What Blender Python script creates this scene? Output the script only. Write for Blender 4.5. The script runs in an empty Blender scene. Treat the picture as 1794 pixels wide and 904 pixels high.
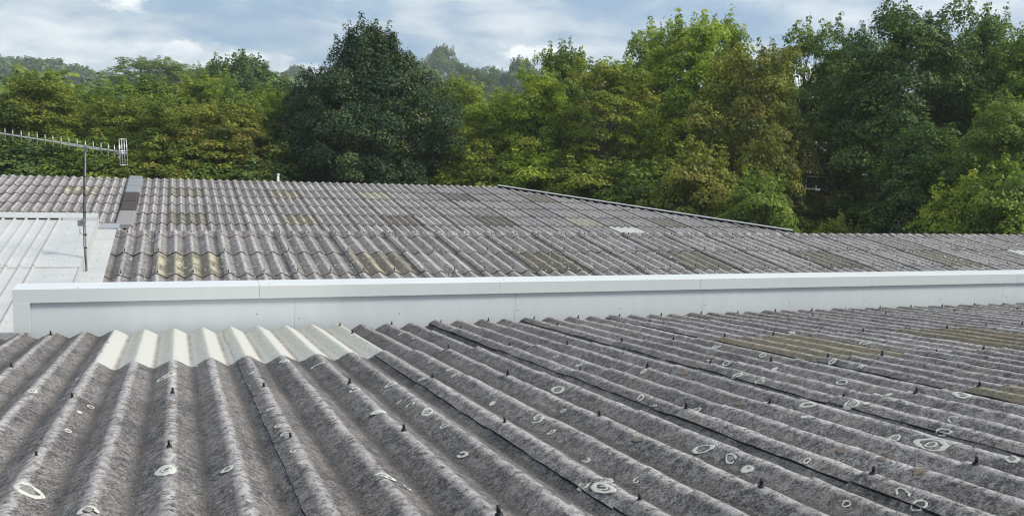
import bpy, bmesh, math, random
import numpy as np
from mathutils import Vector, Matrix

random.seed(7)
RNG = np.random.default_rng(7)
S = bpy.context.scene
COL = S.collection

# ------------------------------------------------------------------ camera
H = 7.2                                    # eye height above the ground
BR = Vector((0.93774143, -0.34464761, 0.04311662))
BU = Vector((0.00549542, 0.13884224, 0.99029926))
BF = Vector((0.34729068, 0.9284077, -0.1320921))
cd = bpy.data.cameras.new('camera')
cam = bpy.data.objects.new('camera', cd)
COL.objects.link(cam)
cam.matrix_world = Matrix(((BR.x, BU.x, -BF.x, 0), (BR.y, BU.y, -BF.y, 0), (BR.z, BU.z, -BF.z, H), (0, 0, 0, 1)))
cd.sensor_width = 36.0
cd.lens = 36.0 * 1584.0 / 1794.0
cd.clip_start = 0.05
cd.clip_end = 6000
S.camera = cam
S.render.resolution_x = 1024
S.render.resolution_y = 515

# ------------------------------------------------------------------ world: bright broken cloud
SUN_EL, SUN_AZ = math.radians(42), math.radians(118)    # azimuth clockwise from +Y
W = bpy.data.worlds.new('World'); S.world = W; W.use_nodes = True
nt = W.node_tree; nt.nodes.clear()
def N(t, kind, **kw):
    n = t.nodes.new(kind)
    for k, v in kw.items():
        if k.startswith('i_'):
            key = k[2:]
            n.inputs[int(key) if key.isdigit() else key.replace('_', ' ')].default_value = v
        else:
            setattr(n, k, v)
    return n
def LK(t, a, b): t.links.new(a, b)
def MATH(t, op, a, b=None, c=None, clamp=False):
    n = t.nodes.new('ShaderNodeMath'); n.operation = op; n.use_clamp = clamp
    for i, v in enumerate((a, b, c)):
        if v is None: continue
        if isinstance(v, (int, float)): n.inputs[i].default_value = v
        else: t.links.new(v, n.inputs[i])
    return n.outputs[0]
def RAMP(t, fac, pts, interp='LINEAR'):
    n = t.nodes.new('ShaderNodeValToRGB'); cr = n.color_ramp; cr.interpolation = interp
    while len(cr.elements) < len(pts): cr.elements.new(0.5)
    for e, (p, c) in zip(cr.elements, pts):
        e.position = p; e.color = (c[0], c[1], c[2], 1) if not isinstance(c, (int, float)) else (c, c, c, 1)
    t.links.new(fac, n.inputs[0]); return n.outputs[0]
def MIX(t, fac, a, b, mode='MIX'):
    n = t.nodes.new('ShaderNodeMix'); n.data_type = 'RGBA'; n.blend_type = mode
    for s, v in ((n.inputs[0], fac), (n.inputs[6], a), (n.inputs[7], b)):
        if isinstance(v, (int, float)): s.default_value = v
        elif isinstance(v, tuple): s.default_value = (v[0], v[1], v[2], 1)
        else: t.links.new(v, s)
    return n.outputs[2]
def NOISE(t, vec, scale, detail=4, rough=0.55, dist=0.0):
    n = t.nodes.new('ShaderNodeTexNoise'); n.inputs['Scale'].default_value = scale
    n.inputs['Detail'].default_value = detail; n.inputs['Roughness'].default_value = rough
    n.inputs['Distortion'].default_value = dist
    t.links.new(vec, n.inputs['Vector']); return n.outputs['Fac']

sky = N(nt, 'ShaderNodeTexSky', sky_type='NISHITA', sun_disc=False, sun_elevation=SUN_EL, sun_rotation=SUN_AZ,
        air_density=1.0, dust_density=1.2)
skyc = MIX(nt, 1.0, sky.outputs[0], (0.10, 0.10, 0.10), 'MULTIPLY')
tc = N(nt, 'ShaderNodeTexCoord')
sep = N(nt, 'ShaderNodeSeparateXYZ'); LK(nt, tc.outputs['Generated'], sep.inputs[0])
dz = MATH(nt, 'ADD', MATH(nt, 'MAXIMUM', sep.outputs[2], 0.0), 0.24)
comb = N(nt, 'ShaderNodeCombineXYZ')
LK(nt, MATH(nt, 'DIVIDE', sep.outputs[0], dz), comb.inputs[0])
LK(nt, MATH(nt, 'DIVIDE', sep.outputs[1], dz), comb.inputs[1])
comb.inputs[2].default_value = 7.9   # cloud pattern
n_big = NOISE(nt, comb.outputs[0], 1.0, 3, 0.5, 0.15)
n_mid = NOISE(nt, comb.outputs[0], 4.2, 7, 0.56, 0.2)
cl = MATH(nt, 'ADD', MATH(nt, 'MULTIPLY', n_big, 0.62), MATH(nt, 'MULTIPLY', n_mid, 0.38))
deck = RAMP(nt, cl, [(0.41, (0.215, 0.325, 0.47)), (0.46, (0.30, 0.395, 0.51)), (0.505, (0.44, 0.51, 0.58)), (0.55, (0.56, 0.61, 0.66)), (0.61, (0.70, 0.725, 0.75))])
# cumulus tops low over the horizon: rounded masses in direction space
n_puff = N(nt, 'ShaderNodeTexNoise', noise_dimensions='3D'); n_puff.inputs['Scale'].default_value = 9.0
n_puff.inputs['Detail'].default_value = 7; n_puff.inputs['Roughness'].default_value = 0.52
mp = N(nt, 'ShaderNodeMapping'); mp.inputs['Scale'].default_value = (1, 1, 2.3); mp.inputs['Location'].default_value = (0.3, 0.1, 0.0)
LK(nt, tc.outputs['Generated'], mp.inputs[0]); LK(nt, mp.outputs[0], n_puff.inputs['Vector'])
low = MATH(nt, 'MULTIPLY', MATH(nt, 'SUBTRACT', 1.0, MATH(nt, 'MULTIPLY', MATH(nt, 'ABSOLUTE', MATH(nt, 'SUBTRACT', sep.outputs[2], 0.045)), 18.0)), 0.16)
low = MATH(nt, 'MAXIMUM', low, -0.4)
pf = RAMP(nt, MATH(nt, 'ADD', n_puff.outputs['Fac'], low), [(0.585, 0.0), (0.63, 1.0)])
puffc = RAMP(nt, n_puff.outputs['Fac'], [(0.50, (0.46, 0.53, 0.60)), (0.62, (0.84, 0.85, 0.86))])
cloudy = MIX(nt, MATH(nt, 'MULTIPLY', pf, 0.95), deck, puffc)
fin = MIX(nt, 0.90, skyc, cloudy)
bg = N(nt, 'ShaderNodeBackground'); bg.inputs[1].default_value = 1.0
LK(nt, fin, bg.inputs[0])
wo = N(nt, 'ShaderNodeOutputWorld'); LK(nt, bg.outputs[0], wo.inputs[0])

sd = bpy.data.lights.new('sun', 'SUN'); sd.energy = 2.9; sd.angle = math.radians(13); sd.color = (1.0, 0.95, 0.87)
sun = bpy.data.objects.new('sun', sd); COL.objects.link(sun)
sdir = Vector((math.sin(SUN_AZ) * math.cos(SUN_EL), math.cos(SUN_AZ) * math.cos(SUN_EL), math.sin(SUN_EL)))
sun.rotation_euler = sdir.to_track_quat('Z', 'Y').to_euler()
S.view_settings.view_transform = 'Standard'; S.view_settings.look = 'None'
S.cycles.filter_width = 1.2
S.view_settings.exposure = 0.52; S.view_settings.gamma = 1.0

# ------------------------------------------------------------------ helpers
def tag(o, label=None, cat=None, group=None, kind=None):
    for k, v in (('label', label), ('category', cat), ('group', group), ('kind', kind)):
        if v: o[k] = v
    return o
def link(name, data, parent=None, loc=(0, 0, 0)):
    o = bpy.data.objects.new(name, data); COL.objects.link(o); o.location = loc
    if parent is not None:
        o.parent = parent
    return o
def empty(name, loc, label, cat, group=None):
    o = link(name, None, None, loc); o.empty_display_size = 0.3
    return tag(o, label, cat, group)
def mesh(name, vs, fs, mat, smooth=False):
    m = bpy.data.meshes.new(name); m.from_pydata([tuple(v) for v in vs], [], fs)
    if mat: m.materials.append(mat)
    if smooth: m.polygons.foreach_set('use_smooth', [True] * len(m.polygons))
    m.update(); return m
class MB:
    """collects simple solids into one mesh"""
    def __init__(s): s.v = []; s.f = []
    def add(s, vs, fs):
        o = len(s.v); s.v += [tuple(v) for v in vs]; s.f += [tuple(i + o for i in f) for f in fs]
    def box(s, x0, x1, y0, y1, z0, z1):
        s.add([(x0,y0,z0),(x1,y0,z0),(x1,y1,z0),(x0,y1,z0),(x0,y0,z1),(x1,y0,z1),(x1,y1,z1),(x0,y1,z1)],
              [(0,3,2,1),(4,5,6,7),(0,1,5,4),(1,2,6,5),(2,3,7,6),(3,0,4,7)])
    def tube(s, a, b, r0, r1=None, n=8, cap=True):
        a = Vector(a); b = Vector(b); r1 = r0 if r1 is None else r1
        d = (b - a).normalized(); e = Vector((0, 0, 1)) if abs(d.z) < .9 else Vector((1, 0, 0))
        p = d.cross(e).normalized(); q = d.cross(p)
        vs = []
        for c, r in ((a, r0), (b, r1)):
            for i in range(n):
                t = 2 * math.pi * i / n; vs.append(c + p * (r * math.cos(t)) + q * (r * math.sin(t)))
        fs = [(i, (i + 1) % n, n + (i + 1) % n, n + i) for i in range(n)]
        if cap: fs += [tuple(range(n))[::-1], tuple(range(n, 2 * n))]
        s.add(vs, fs)
    def path(s, pts, rs, n=6):
        for i in range(len(pts) - 1): s.tube(pts[i], pts[i + 1], rs[i], rs[i + 1], n)
    def prism(s, poly, y0, y1):      # poly in (x,z) extruded along y
        n = len(poly)
        vs = [(x, y0, z) for x, z in poly] + [(x, y1, z) for x, z in poly]
        s.add(vs, [tuple(range(n)), tuple(range(2 * n - 1, n - 1, -1))] + [(i, n + i, n + (i + 1) % n, (i + 1) % n) for i in range(n)])
    def make(s, name, mat, smooth=False, bevel=0):
        m = mesh(name, s.v, s.f, mat, smooth)
        bm = bmesh.new(); bm.from_mesh(m)
        if bevel:
            bmesh.ops.bevel(bm, geom=[e for e in bm.edges], offset=bevel, segments=1, affect='EDGES', profile=0.5)
        bmesh.ops.recalc_face_normals(bm, faces=bm.faces); bm.to_mesh(m); bm.free()
        return m
    def obj(s, name, mat, parent=None, loc=(0, 0, 0), smooth=False, bevel=0):
        return link(name, s.make(name, mat, smooth, bevel), parent, loc)

# ------------------------------------------------------------------ materials
def newmat(name, rough=0.8, spec=0.3):
    m = bpy.data.materials.new(name); m.use_nodes = True; t = m.node_tree
    b = t.nodes['Principled BSDF']; b.inputs['Roughness'].default_value = rough
    b.inputs['Specular IOR Level'].default_value = spec
    return m, t, b
def plain(name, col, rough=0.7, metal=0.0, spec=0.4, var=0.12, scale=6.0, bump=0.0):
    m, t, b = newmat(name, rough, spec); b.inputs['Metallic'].default_value = metal
    g = N(t, 'ShaderNodeNewGeometry'); nz = NOISE(t, g.outputs['Position'], scale, 5, 0.6)
    c = MIX(t, nz, tuple(x * (1 - var) for x in col), tuple(min(1, x * (1 + var)) for x in col))
    LK(t, c, b.inputs['Base Color'])
    if bump:
        bp = N(t, 'ShaderNodeBump'); bp.inputs['Strength'].default_value = bump; bp.inputs['Distance'].default_value = 0.01
        LK(t, NOISE(t, g.outputs['Position'], scale * 6, 4, 0.6), bp.inputs['Height']); LK(t, bp.outputs[0], b.inputs['Normal'])
    return m

def cement(name, tint=(0.20, 0.195, 0.20), lo=0.55, hi=1.45, fleck=0.5, near=True, patch=None, brown=0.35):
    """weathered asbestos cement: speckle, pale worn crests, mossy troughs; 'h' = height in the profile"""
    m, t, b = newmat(name, 0.93, 0.15)
    g = N(t, 'ShaderNodeNewGeometry'); P = g.outputs['Position']
    at = N(t, 'ShaderNodeAttribute', attribute_name='h'); h = at.outputs['Fac']
    oi = N(t, 'ShaderNodeObjectInfo')
    st = N(t, 'ShaderNodeMapping'); st.inputs['Scale'].default_value = (1.0, 0.28, 1.0); LK(t, P, st.inputs[0])
    n1 = NOISE(t, P, 2.2, 5, 0.62)
    n2 = NOISE(t, P, 17.0, 6, 0.70, 0.3)
    n3 = NOISE(t, P, 75.0, 4, 0.72)
    n4 = NOISE(t, st.outputs[0], 9.0, 5, 0.65)
    v = MATH(t, 'ADD', MATH(t, 'MULTIPLY', n2, 0.36), MATH(t, 'ADD', MATH(t, 'MULTIPLY', n3, 0.48), MATH(t, 'MULTIPLY', n1, 0.16)))
    ca = tuple(x * lo for x in tint); cb = tuple(min(1, x * hi) for x in tint)
    base = RAMP(t, v, [(0.38, tuple(x * 0.5 for x in ca)), (0.455, ca), (0.51, tint), (0.585, cb)])
    # brownish algae on broad areas
    br = RAMP(t, MATH(t, 'ADD', MATH(t, 'MULTIPLY', n4, 0.6), MATH(t, 'MULTIPLY', n1, 0.4)), [(0.46, 0.0), (0.60, 1.0)])
    base = MIX(t, MATH(t, 'MULTIPLY', br, brown), base, MIX(t, n3, (0.085, 0.068, 0.055), (0.27, 0.225, 0.20)))
    # worn pale crests
    crest = MATH(t, 'MULTIPLY', RAMP(t, h, [(0.80, 0.0), (0.97, 1.0)]), RAMP(t, n2, [(0.36, 0.15), (0.58, 1.0)]))
    base = MIX(t, MATH(t, 'MULTIPLY', crest, 0.82), base, tuple(min(1, x * (2.9 if near else 2.2)) for x in tint))
    # dark moss specks
    sp = MATH(t, 'MAXIMUM', RAMP(t, NOISE(t, P, 27.0, 5, 0.78, 0.3), [(0.560, 0.0), (0.60, 1.0)]), RAMP(t, NOISE(t, P, 95.0, 2, 0.6), [(0.60, 0.0), (0.66, 0.8)]))
    base = MIX(t, MATH(t, 'MULTIPLY', sp, 0.8), base, (0.035, 0.034, 0.034))
    # dirt that gathers in the troughs
    low_ = MATH(t, 'MULTIPLY', RAMP(t, h, [(0.04, 1.0), (0.32, 0.0)]), RAMP(t, n2, [(0.40, 0.25), (0.60, 1.0)]))
    base = MIX(t, MATH(t, 'MULTIPLY', low_, 0.85), base, (0.045, 0.043, 0.040))
    # pale lichen flecks
    fl = RAMP(t, NOISE(t, P, 42.0 if near else 12.0, 3, 0.6, 0.9), [(0.655, 0.0), (0.70, 1.0)])
    fl2 = MATH(t, 'MULTIPLY', fl, RAMP(t, NOISE(t, P, 3.1, 2, 0.5), [(0.46, 0.0), (0.60, 1.0)]))
    base = MIX(t, MATH(t, 'MULTIPLY', fl2, fleck), base, (0.52, 0.51, 0.46))
    if patch:
        fx = N(t, 'ShaderNodeAttribute', attribute_name='flank').outputs['Fac']
        base = MIX(t, MATH(t, 'MULTIPLY', RAMP(t, n1, [(0.40, 0.15), (0.58, 1.0)]), 0.42), base, MIX(t, n3, tuple(x * .45 for x in patch[1]), patch[1]))
        pn = RAMP(t, MATH(t, 'ADD', MATH(t, 'MULTIPLY', NOISE(t, P, 2.6, 3, 0.6), 0.6), MATH(t, 'MULTIPLY', n2, 0.4)), [(0.475, 0.0), (0.545, 1.0)])
        wh = MATH(t, 'MAXIMUM', MATH(t, 'MULTIPLY', RAMP(t, fx, [(0.40, 0.0), (0.62, 1.0)]), RAMP(t, h, [(0.15, 0.2), (0.6, 1.0)])), RAMP(t, NOISE(t, P, 19.0, 3, .6), [(0.56, 0.0), (0.63, 0.8)]))
        base = MIX(t, MATH(t, 'MULTIPLY', MATH(t, 'MULTIPLY', pn, wh), patch[2]), base, MIX(t, n3, tuple(x * .7 for x in patch[0]), patch[0]))
    var = MATH(t, 'ADD', MATH(t, 'MULTIPLY', oi.outputs['Random'], 0.26), 0.87)
    vm = N(t, 'ShaderNodeCombineXYZ')
    for i in range(3): LK(t, var, vm.inputs[i])
    base = MIX(t, 1.0, base, vm.outputs[0], 'MULTIPLY')
    LK(t, base, b.inputs['Base Color'])
    bp = N(t, 'ShaderNodeBump'); bp.inputs['Strength'].default_value = 0.7; bp.inputs['Distance'].default_value = 0.008 if near else 0.015
    LK(t, MATH(t, 'ADD', MATH(t, 'MULTIPLY', n2, 0.6), MATH(t, 'MULTIPLY', n3, 0.4)), bp.inputs['Height'])
    LK(t, bp.outputs[0], b.inputs['Normal'])
    return m

M = {}
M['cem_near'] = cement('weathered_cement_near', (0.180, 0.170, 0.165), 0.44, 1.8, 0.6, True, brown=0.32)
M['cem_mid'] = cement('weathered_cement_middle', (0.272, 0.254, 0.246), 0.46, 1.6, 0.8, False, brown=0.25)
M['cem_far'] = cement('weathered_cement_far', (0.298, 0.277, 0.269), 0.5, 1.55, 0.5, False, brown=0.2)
M['cem_olive_near'] = cement('lichen_cement_near', (0.17, 0.155, 0.125), 0.6, 1.4, 0.4, True, ((0.30, 0.26, 0.14), (0.21, 0.17, 0.095), 0.5))
M['cem_olive'] = cement('lichen_cement', (0.20, 0.185, 0.16), 0.5, 1.5, 0.9, False, ((0.44, 0.42, 0.30), (0.18, 0.165, 0.125), 0.7))
M['cem_yellow'] = cement('yellow_lichen_cement', (0.20, 0.185, 0.16), 0.5, 1.5, 0.9, False, ((0.52, 0.49, 0.33), (0.17, 0.15, 0.115), 0.95))
M['cem_cream'] = cement('cream_lichen_cement', (0.33, 0.32, 0.26), 0.6, 1.4, 0.9, False, ((0.60, 0.59, 0.42), (0.42, 0.41, 0.28), 0.9))
M['cem_dark'] = cement('dark_stained_cement', (0.185, 0.165, 0.150), 0.5, 1.6, 1.0, False, brown=0.8)

def glassfibre(name, col, dirt):
    m, t, b = newmat(name, 0.45, 0.4)
    g = N(t, 'ShaderNodeNewGeometry'); P = g.outputs['Position']
    h = N(t, 'ShaderNodeAttribute', attribute_name='h').outputs['Fac']
    fx = N(t, 'ShaderNodeAttribute', attribute_name='flank').outputs['Fac']
    st = N(t, 'ShaderNodeMapping'); st.inputs['Scale'].default_value = (0.7, 1.6, 1.0); st.inputs['Rotation'].default_value = (0, 0, 0.5); LK(t, P, st.inputs[0])
    n2 = NOISE(t, st.outputs[0], 26.0, 5, 0.7); n1 = NOISE(t, P, 5.0, 4, 0.6)
    base = MIX(t, n1, tuple(x * 0.93 for x in col), col)
    # the flanks turned from the sun keep green-grey algae
    al = MATH(t, 'MULTIPLY', RAMP(t, fx, [(0.40, 1.0), (0.56, 0.0)]), RAMP(t, n2, [(0.47, 0.12), (0.555, 0.80)]))
    al = MATH(t, 'MULTIPLY', al, RAMP(t, h, [(0.10, 0.15), (0.45, 1.0)]))
    base = MIX(t, MATH(t, 'MULTIPLY', al, dirt), base, (0.27, 0.255, 0.175))
    lo = MATH(t, 'MULTIPLY', RAMP(t, h, [(0.03, 1.0), (0.22, 0.0)]), RAMP(t, n1, [(0.35, 0.45), (0.6, 1.0)]))
    base = MIX(t, lo, base, (0.20, 0.15, 0.11))
    LK(t, base, b.inputs['Base Color']); return m
M['fibre'] = glassfibre('white_rooflight', (0.56, 0.55, 0.495), 0.95)
M['fibre_far'] = glassfibre('white_rooflight_far', (0.66, 0.655, 0.60), 0.4)

def painted(name, col, rough=0.35, streak=0.06):
    m, t, b = newmat(name, rough, 0.45)
    g = N(t, 'ShaderNodeNewGeometry'); P = g.outputs['Position']
    st = N(t, 'ShaderNodeMapping'); st.inputs['Scale'].default_value = (3.0, 3.0, 0.5); LK(t, P, st.inputs[0])
    n1 = NOISE(t, st.outputs[0], 2.0, 5, 0.6); n2 = NOISE(t, P, 0.8, 3, 0.5); n3 = NOISE(t, P, 60.0, 3, 0.7)
    f = MATH(t, 'ADD', MATH(t, 'MULTIPLY', n1, 0.5), MATH(t, 'MULTIPLY', n2, 0.5))
    base = MIX(t, RAMP(t, f, [(0.35, 0.0), (0.65, 1.0)]), tuple(x * (1 - streak) for x in col), col)
    spk = RAMP(t, n3, [(0.70, 0.0), (0.76, 1.0)])
    base = MIX(t, MATH(t, 'MULTIPLY', spk, 0.35), base, tuple(x * 0.55 for x in col))
    LK(t, base, b.inputs['Base Color'])
    bp = N(t, 'ShaderNodeBump'); bp.inputs['Strength'].default_value = 0.06; bp.inputs['Distance'].default_value = 0.02
    LK(t, n2, bp.inputs['Height']); LK(t, bp.outputs[0], b.inputs['Normal'])
    return m
M['white'] = painted('white_coated_steel', (0.655, 0.68, 0.672))
M['wallwhite'] = painted('pale_blue_white_steel', (0.65, 0.685, 0.688), 0.4, 0.09)
M['roofwhite'] = painted('white_roof_steel', (0.53, 0.535, 0.52), 0.5, 0.20)
M['galv'] = plain('galvanised_steel', (0.42, 0.43, 0.44), 0.45, 0.5, 0.5, 0.2, 9)
M['alu'] = plain('dull_aluminium', (0.62, 0.62, 0.60), 0.4, 0.6, 0.5, 0.15, 20)
M['mast'] = plain('grey_mast_steel', (0.24, 0.225, 0.225), 0.5, 0.3, 0.5, 0.25, 20)
M['black'] = plain('black_plastic', (0.012, 0.012, 0.013), 0.5, 0, 0.4, 0.3, 30)
M['dark'] = plain('roof_void', (0.03, 0.03, 0.03), 0.95, 0, 0.1)
M['cable'] = plain('grey_cable', (0.20, 0.16, 0.17), 0.6, 0, 0.3)
def crustmat(name, col, under, lo, hi, sc=60.0):
    m, t, b = newmat(name, 0.95, 0.1); P = N(t, 'ShaderNodeNewGeometry').outputs['Position']
    f = RAMP(t, NOISE(t, P, sc, 4, 0.7), [(lo, 0.0), (hi, 1.0)])
    LK(t, MIX(t, f, under, MIX(t, NOISE(t, P, 20.0, 3, .6), tuple(x * .75 for x in col), col)), b.inputs['Base Color']); return m
M['lichen'] = crustmat('white_lichen', (0.66, 0.655, 0.58), (0.22, 0.21, 0.20), 0.30, 0.42)
M['orange'] = crustmat('orange_lichen', (0.30, 0.185, 0.10), (0.19, 0.17, 0.155), 0.45, 0.60, 45.0)
M['felt'] = plain('dark_felt', (0.075, 0.066, 0.066), 0.95, 0, 0.1, 0.35, 8, 0.5)
M['slate'] = plain('blue_grey_sheet', (0.23, 0.245, 0.255), 0.7, 0, 0.3, 0.2, 4, 0.3)
M['brick'] = plain('red_brick', (0.20, 0.095, 0.068), 0.9, 0, 0.2, 0.35, 9, 0.4)
M['tile'] = plain('brown_roof_tile', (0.17, 0.135, 0.125), 0.9, 0, 0.2, 0.35, 3, 0.4)
M['upvc'] = plain('white_upvc', (0.80, 0.80, 0.80), 0.4, 0, 0.4, 0.03)
M['glass'] = plain('dark_window_glass', (0.03, 0.035, 0.04), 0.08, 0, 0.6, 0.1)
M['render'] = plain('grey_render', (0.30, 0.29, 0.28), 0.9, 0, 0.2)
def barkmat():
    m, t, b = newmat('bark', 0.95, 0.1)
    P = N(t, 'ShaderNodeNewGeometry').outputs['Position']
    mp = N(t, 'ShaderNodeMapping'); mp.inputs['Scale'].default_value = (6, 6, 1.2); LK(t, P, mp.inputs[0])
    LK(t, MIX(t, NOISE(t, mp.outputs[0], 3, 5, .65), (0.05, 0.043, 0.036), (0.20, 0.175, 0.15)), b.inputs['Base Color']); return m
M['bark'] = barkmat()
def leafmat(name, dark, mid, light, accent=None, acc=0.0, trans=0.30):
    m = bpy.data.materials.new(name); m.use_nodes = True; t = m.node_tree; t.nodes.clear()
    tn = N(t, 'ShaderNodeAttribute', attribute_name='tint').outputs['Fac']
    cn = N(t, 'ShaderNodeAttribute', attribute_name='clump').outputs['Fac']
    oi = N(t, 'ShaderNodeObjectInfo').outputs['Random']
    f = MATH(t, 'ADD', MATH(t, 'MULTIPLY', tn, 0.45), MATH(t, 'MULTIPLY', cn, 0.55))
    c = RAMP(t, f, [(0.12, dark), (0.5, mid), (0.88, light)])
    if accent:
        a = MATH(t, 'MULTIPLY', RAMP(t, cn, [(1 - acc - .06, 0.0), (1 - acc + .06, 1.0)]), RAMP(t, tn, [(0.2, 0.0), (0.7, 0.85)]))
        c = MIX(t, a, c, accent)
    vv = MATH(t, 'ADD', MATH(t, 'MULTIPLY', oi, 0.3), 0.85)
    vm = N(t, 'ShaderNodeCombineXYZ')
    for i in range(3): LK(t, vv, vm.inputs[i])
    c = MIX(t, 1.0, c, vm.outputs[0], 'MULTIPLY')
    d = N(t, 'ShaderNodeBsdfPrincipled'); d.inputs['Roughness'].default_value = 0.55; d.inputs['Specular IOR Level'].default_value = 0.25
    LK(t, c, d.inputs['Base Color'])
    tr = N(t, 'ShaderNodeBsdfTranslucent'); LK(t, MIX(t, 1.0, c, (1.25, 1.3, 0.6), 'MULTIPLY'), tr.inputs[0])
    mx = N(t, 'ShaderNodeMixShader'); mx.inputs[0].default_value = trans
    LK(t, d.outputs[0], mx.inputs[1]); LK(t, tr.outputs[0], mx.inputs[2])
    o = N(t, 'ShaderNodeOutputMaterial'); LK(t, mx.outputs[0], o.inputs[0]); return m
LF = {
 'olive': leafmat('olive_leaves', (0.070, 0.115, 0.018), (0.185, 0.240, 0.032), (0.370, 0.395, 0.055), (0.32, 0.28, 0.06), 0.10, 0.36),
 'brown': leafmat('bronzed_leaves', (0.082, 0.108, 0.022), (0.215, 0.238, 0.040), (0.380, 0.370, 0.070), (0.32, 0.25, 0.07), 0.12, 0.34),
 'bright': leafmat('bright_green_leaves', (0.095, 0.160, 0.018), (0.240, 0.325, 0.036), (0.440, 0.490, 0.065), (0.50, 0.46, 0.07), 0.08, 0.40),
 'green': leafmat('green_leaves', (0.056, 0.110, 0.022), (0.148, 0.220, 0.036), (0.310, 0.370, 0.060), None, 0, 0.36),
 'dark': leafmat('dark_leaves', (0.014, 0.038, 0.016), (0.034, 0.070, 0.028), (0.115, 0.160, 0.058), (0.18, 0.16, 0.03), 0.03, 0.18),
 'deep': leafmat('deep_green_leaves', (0.030, 0.068, 0.020), (0.084, 0.142, 0.034), (0.215, 0.290, 0.064), None, 0, 0.28),
}
# ------------------------------------------------------------------ ground and hills
def groundmat():
    m, t, b = newmat('grass_ground', 0.95, 0.1)
    P = N(t, 'ShaderNodeNewGeometry').outputs['Position']
    f = MATH(t, 'ADD', MATH(t, 'MULTIPLY', NOISE(t, P, 0.08, 5, .6), .5), MATH(t, 'MULTIPLY', NOISE(t, P, 1.7, 5, .7), .5))
    LK(t, RAMP(t, f, [(0.38, (0.030, 0.045, 0.016)), (0.5, (0.055, 0.085, 0.025)), (0.62, (0.11, 0.13, 0.045))]), b.inputs['Base Color']); return m
M['ground'] = groundmat()
def hillz(x, y):
    """terrain height: flat near the works, rising to wooded hills beyond 150 m, highest to the left"""
    d = math.hypot(x, y); a = math.degrees(math.atan2(x, y))
    t = max(0.0, min(1.0, (d - 120) / 150.0)); t = t * t * (3 - 2 * t)
    t2 = max(0.0, min(1.0, (d - 420) / 480.0)); t2 = t2 * t2 * (3 - 2 * t2)
    far = 27 + 9 * math.exp(-((a + 12) / 7.0) ** 2) + 9 * math.exp(-((a - 17) / 4.0) ** 2) + 4 * math.sin(a * .35) + 3 * math.sin(a * .9 + 1)
    return t * 6 + t2 * far
vs, fs = [], []
rads = [0, 20, 60, 100, 130, 160, 190, 220, 260, 300, 420, 520, 600, 660, 720, 780, 840, 900, 1000, 1300, 3500]
na = 144
for ri, r_ in enumerate(rads):
    for i in range(na):
        a = 2 * math.pi * i / na; x, y = r_ * math.sin(a), r_ * math.cos(a)
        vs.append((x, y, hillz(x, y)))
for ri in range(len(rads) - 1):
    for i in range(na):
        j = (i + 1) % na; fs.append((ri * na + i, ri * na + j, (ri + 1) * na + j, (ri + 1) * na + i))
tag(link('ground', mesh('ground', vs, fs, M['ground'], True)), kind='structure')

# ------------------------------------------------------------------ corrugated roofs
P_ = 0.33; A_ = 0.082; SL = 0.1101
TT = [-0.5, -0.44, -0.37, -0.26, -0.15, -0.08, -0.035, 0.0, 0.035, 0.08, 0.15, 0.26, 0.37, 0.44]
def prof(u):
    t = abs(((u + .5) % 1) - .5) * 2
    v = .10 * (.5 + .5 * math.cos(math.pi * t)) + .90 * (1 - t)
    if t < .16: v -= (.16 - t) * .45
    if t > .86: v += (t - .86) * .25
    return max(0, v) / .93
def usamples(u0, u1):
    out = [u0]
    k = math.floor(u0) - 1
    while k < u1 + 1:
        for q in TT:
            if u0 + .02 < k + q < u1 - .02: out.append(k + q)
        k += 1
    return out + [u1]
M['slab'] = plain('grey_cement_slab', (0.26, 0.25, 0.25), 0.9, 0, 0.2, 0.3, 6, 0.4)
M['edge'] = plain('mossy_shadow_edge', (0.028, 0.027, 0.026), 0.95, 0, 0.1, 0.4, 20)  # near black: moss plus the lap shadow painted into the rim
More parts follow.
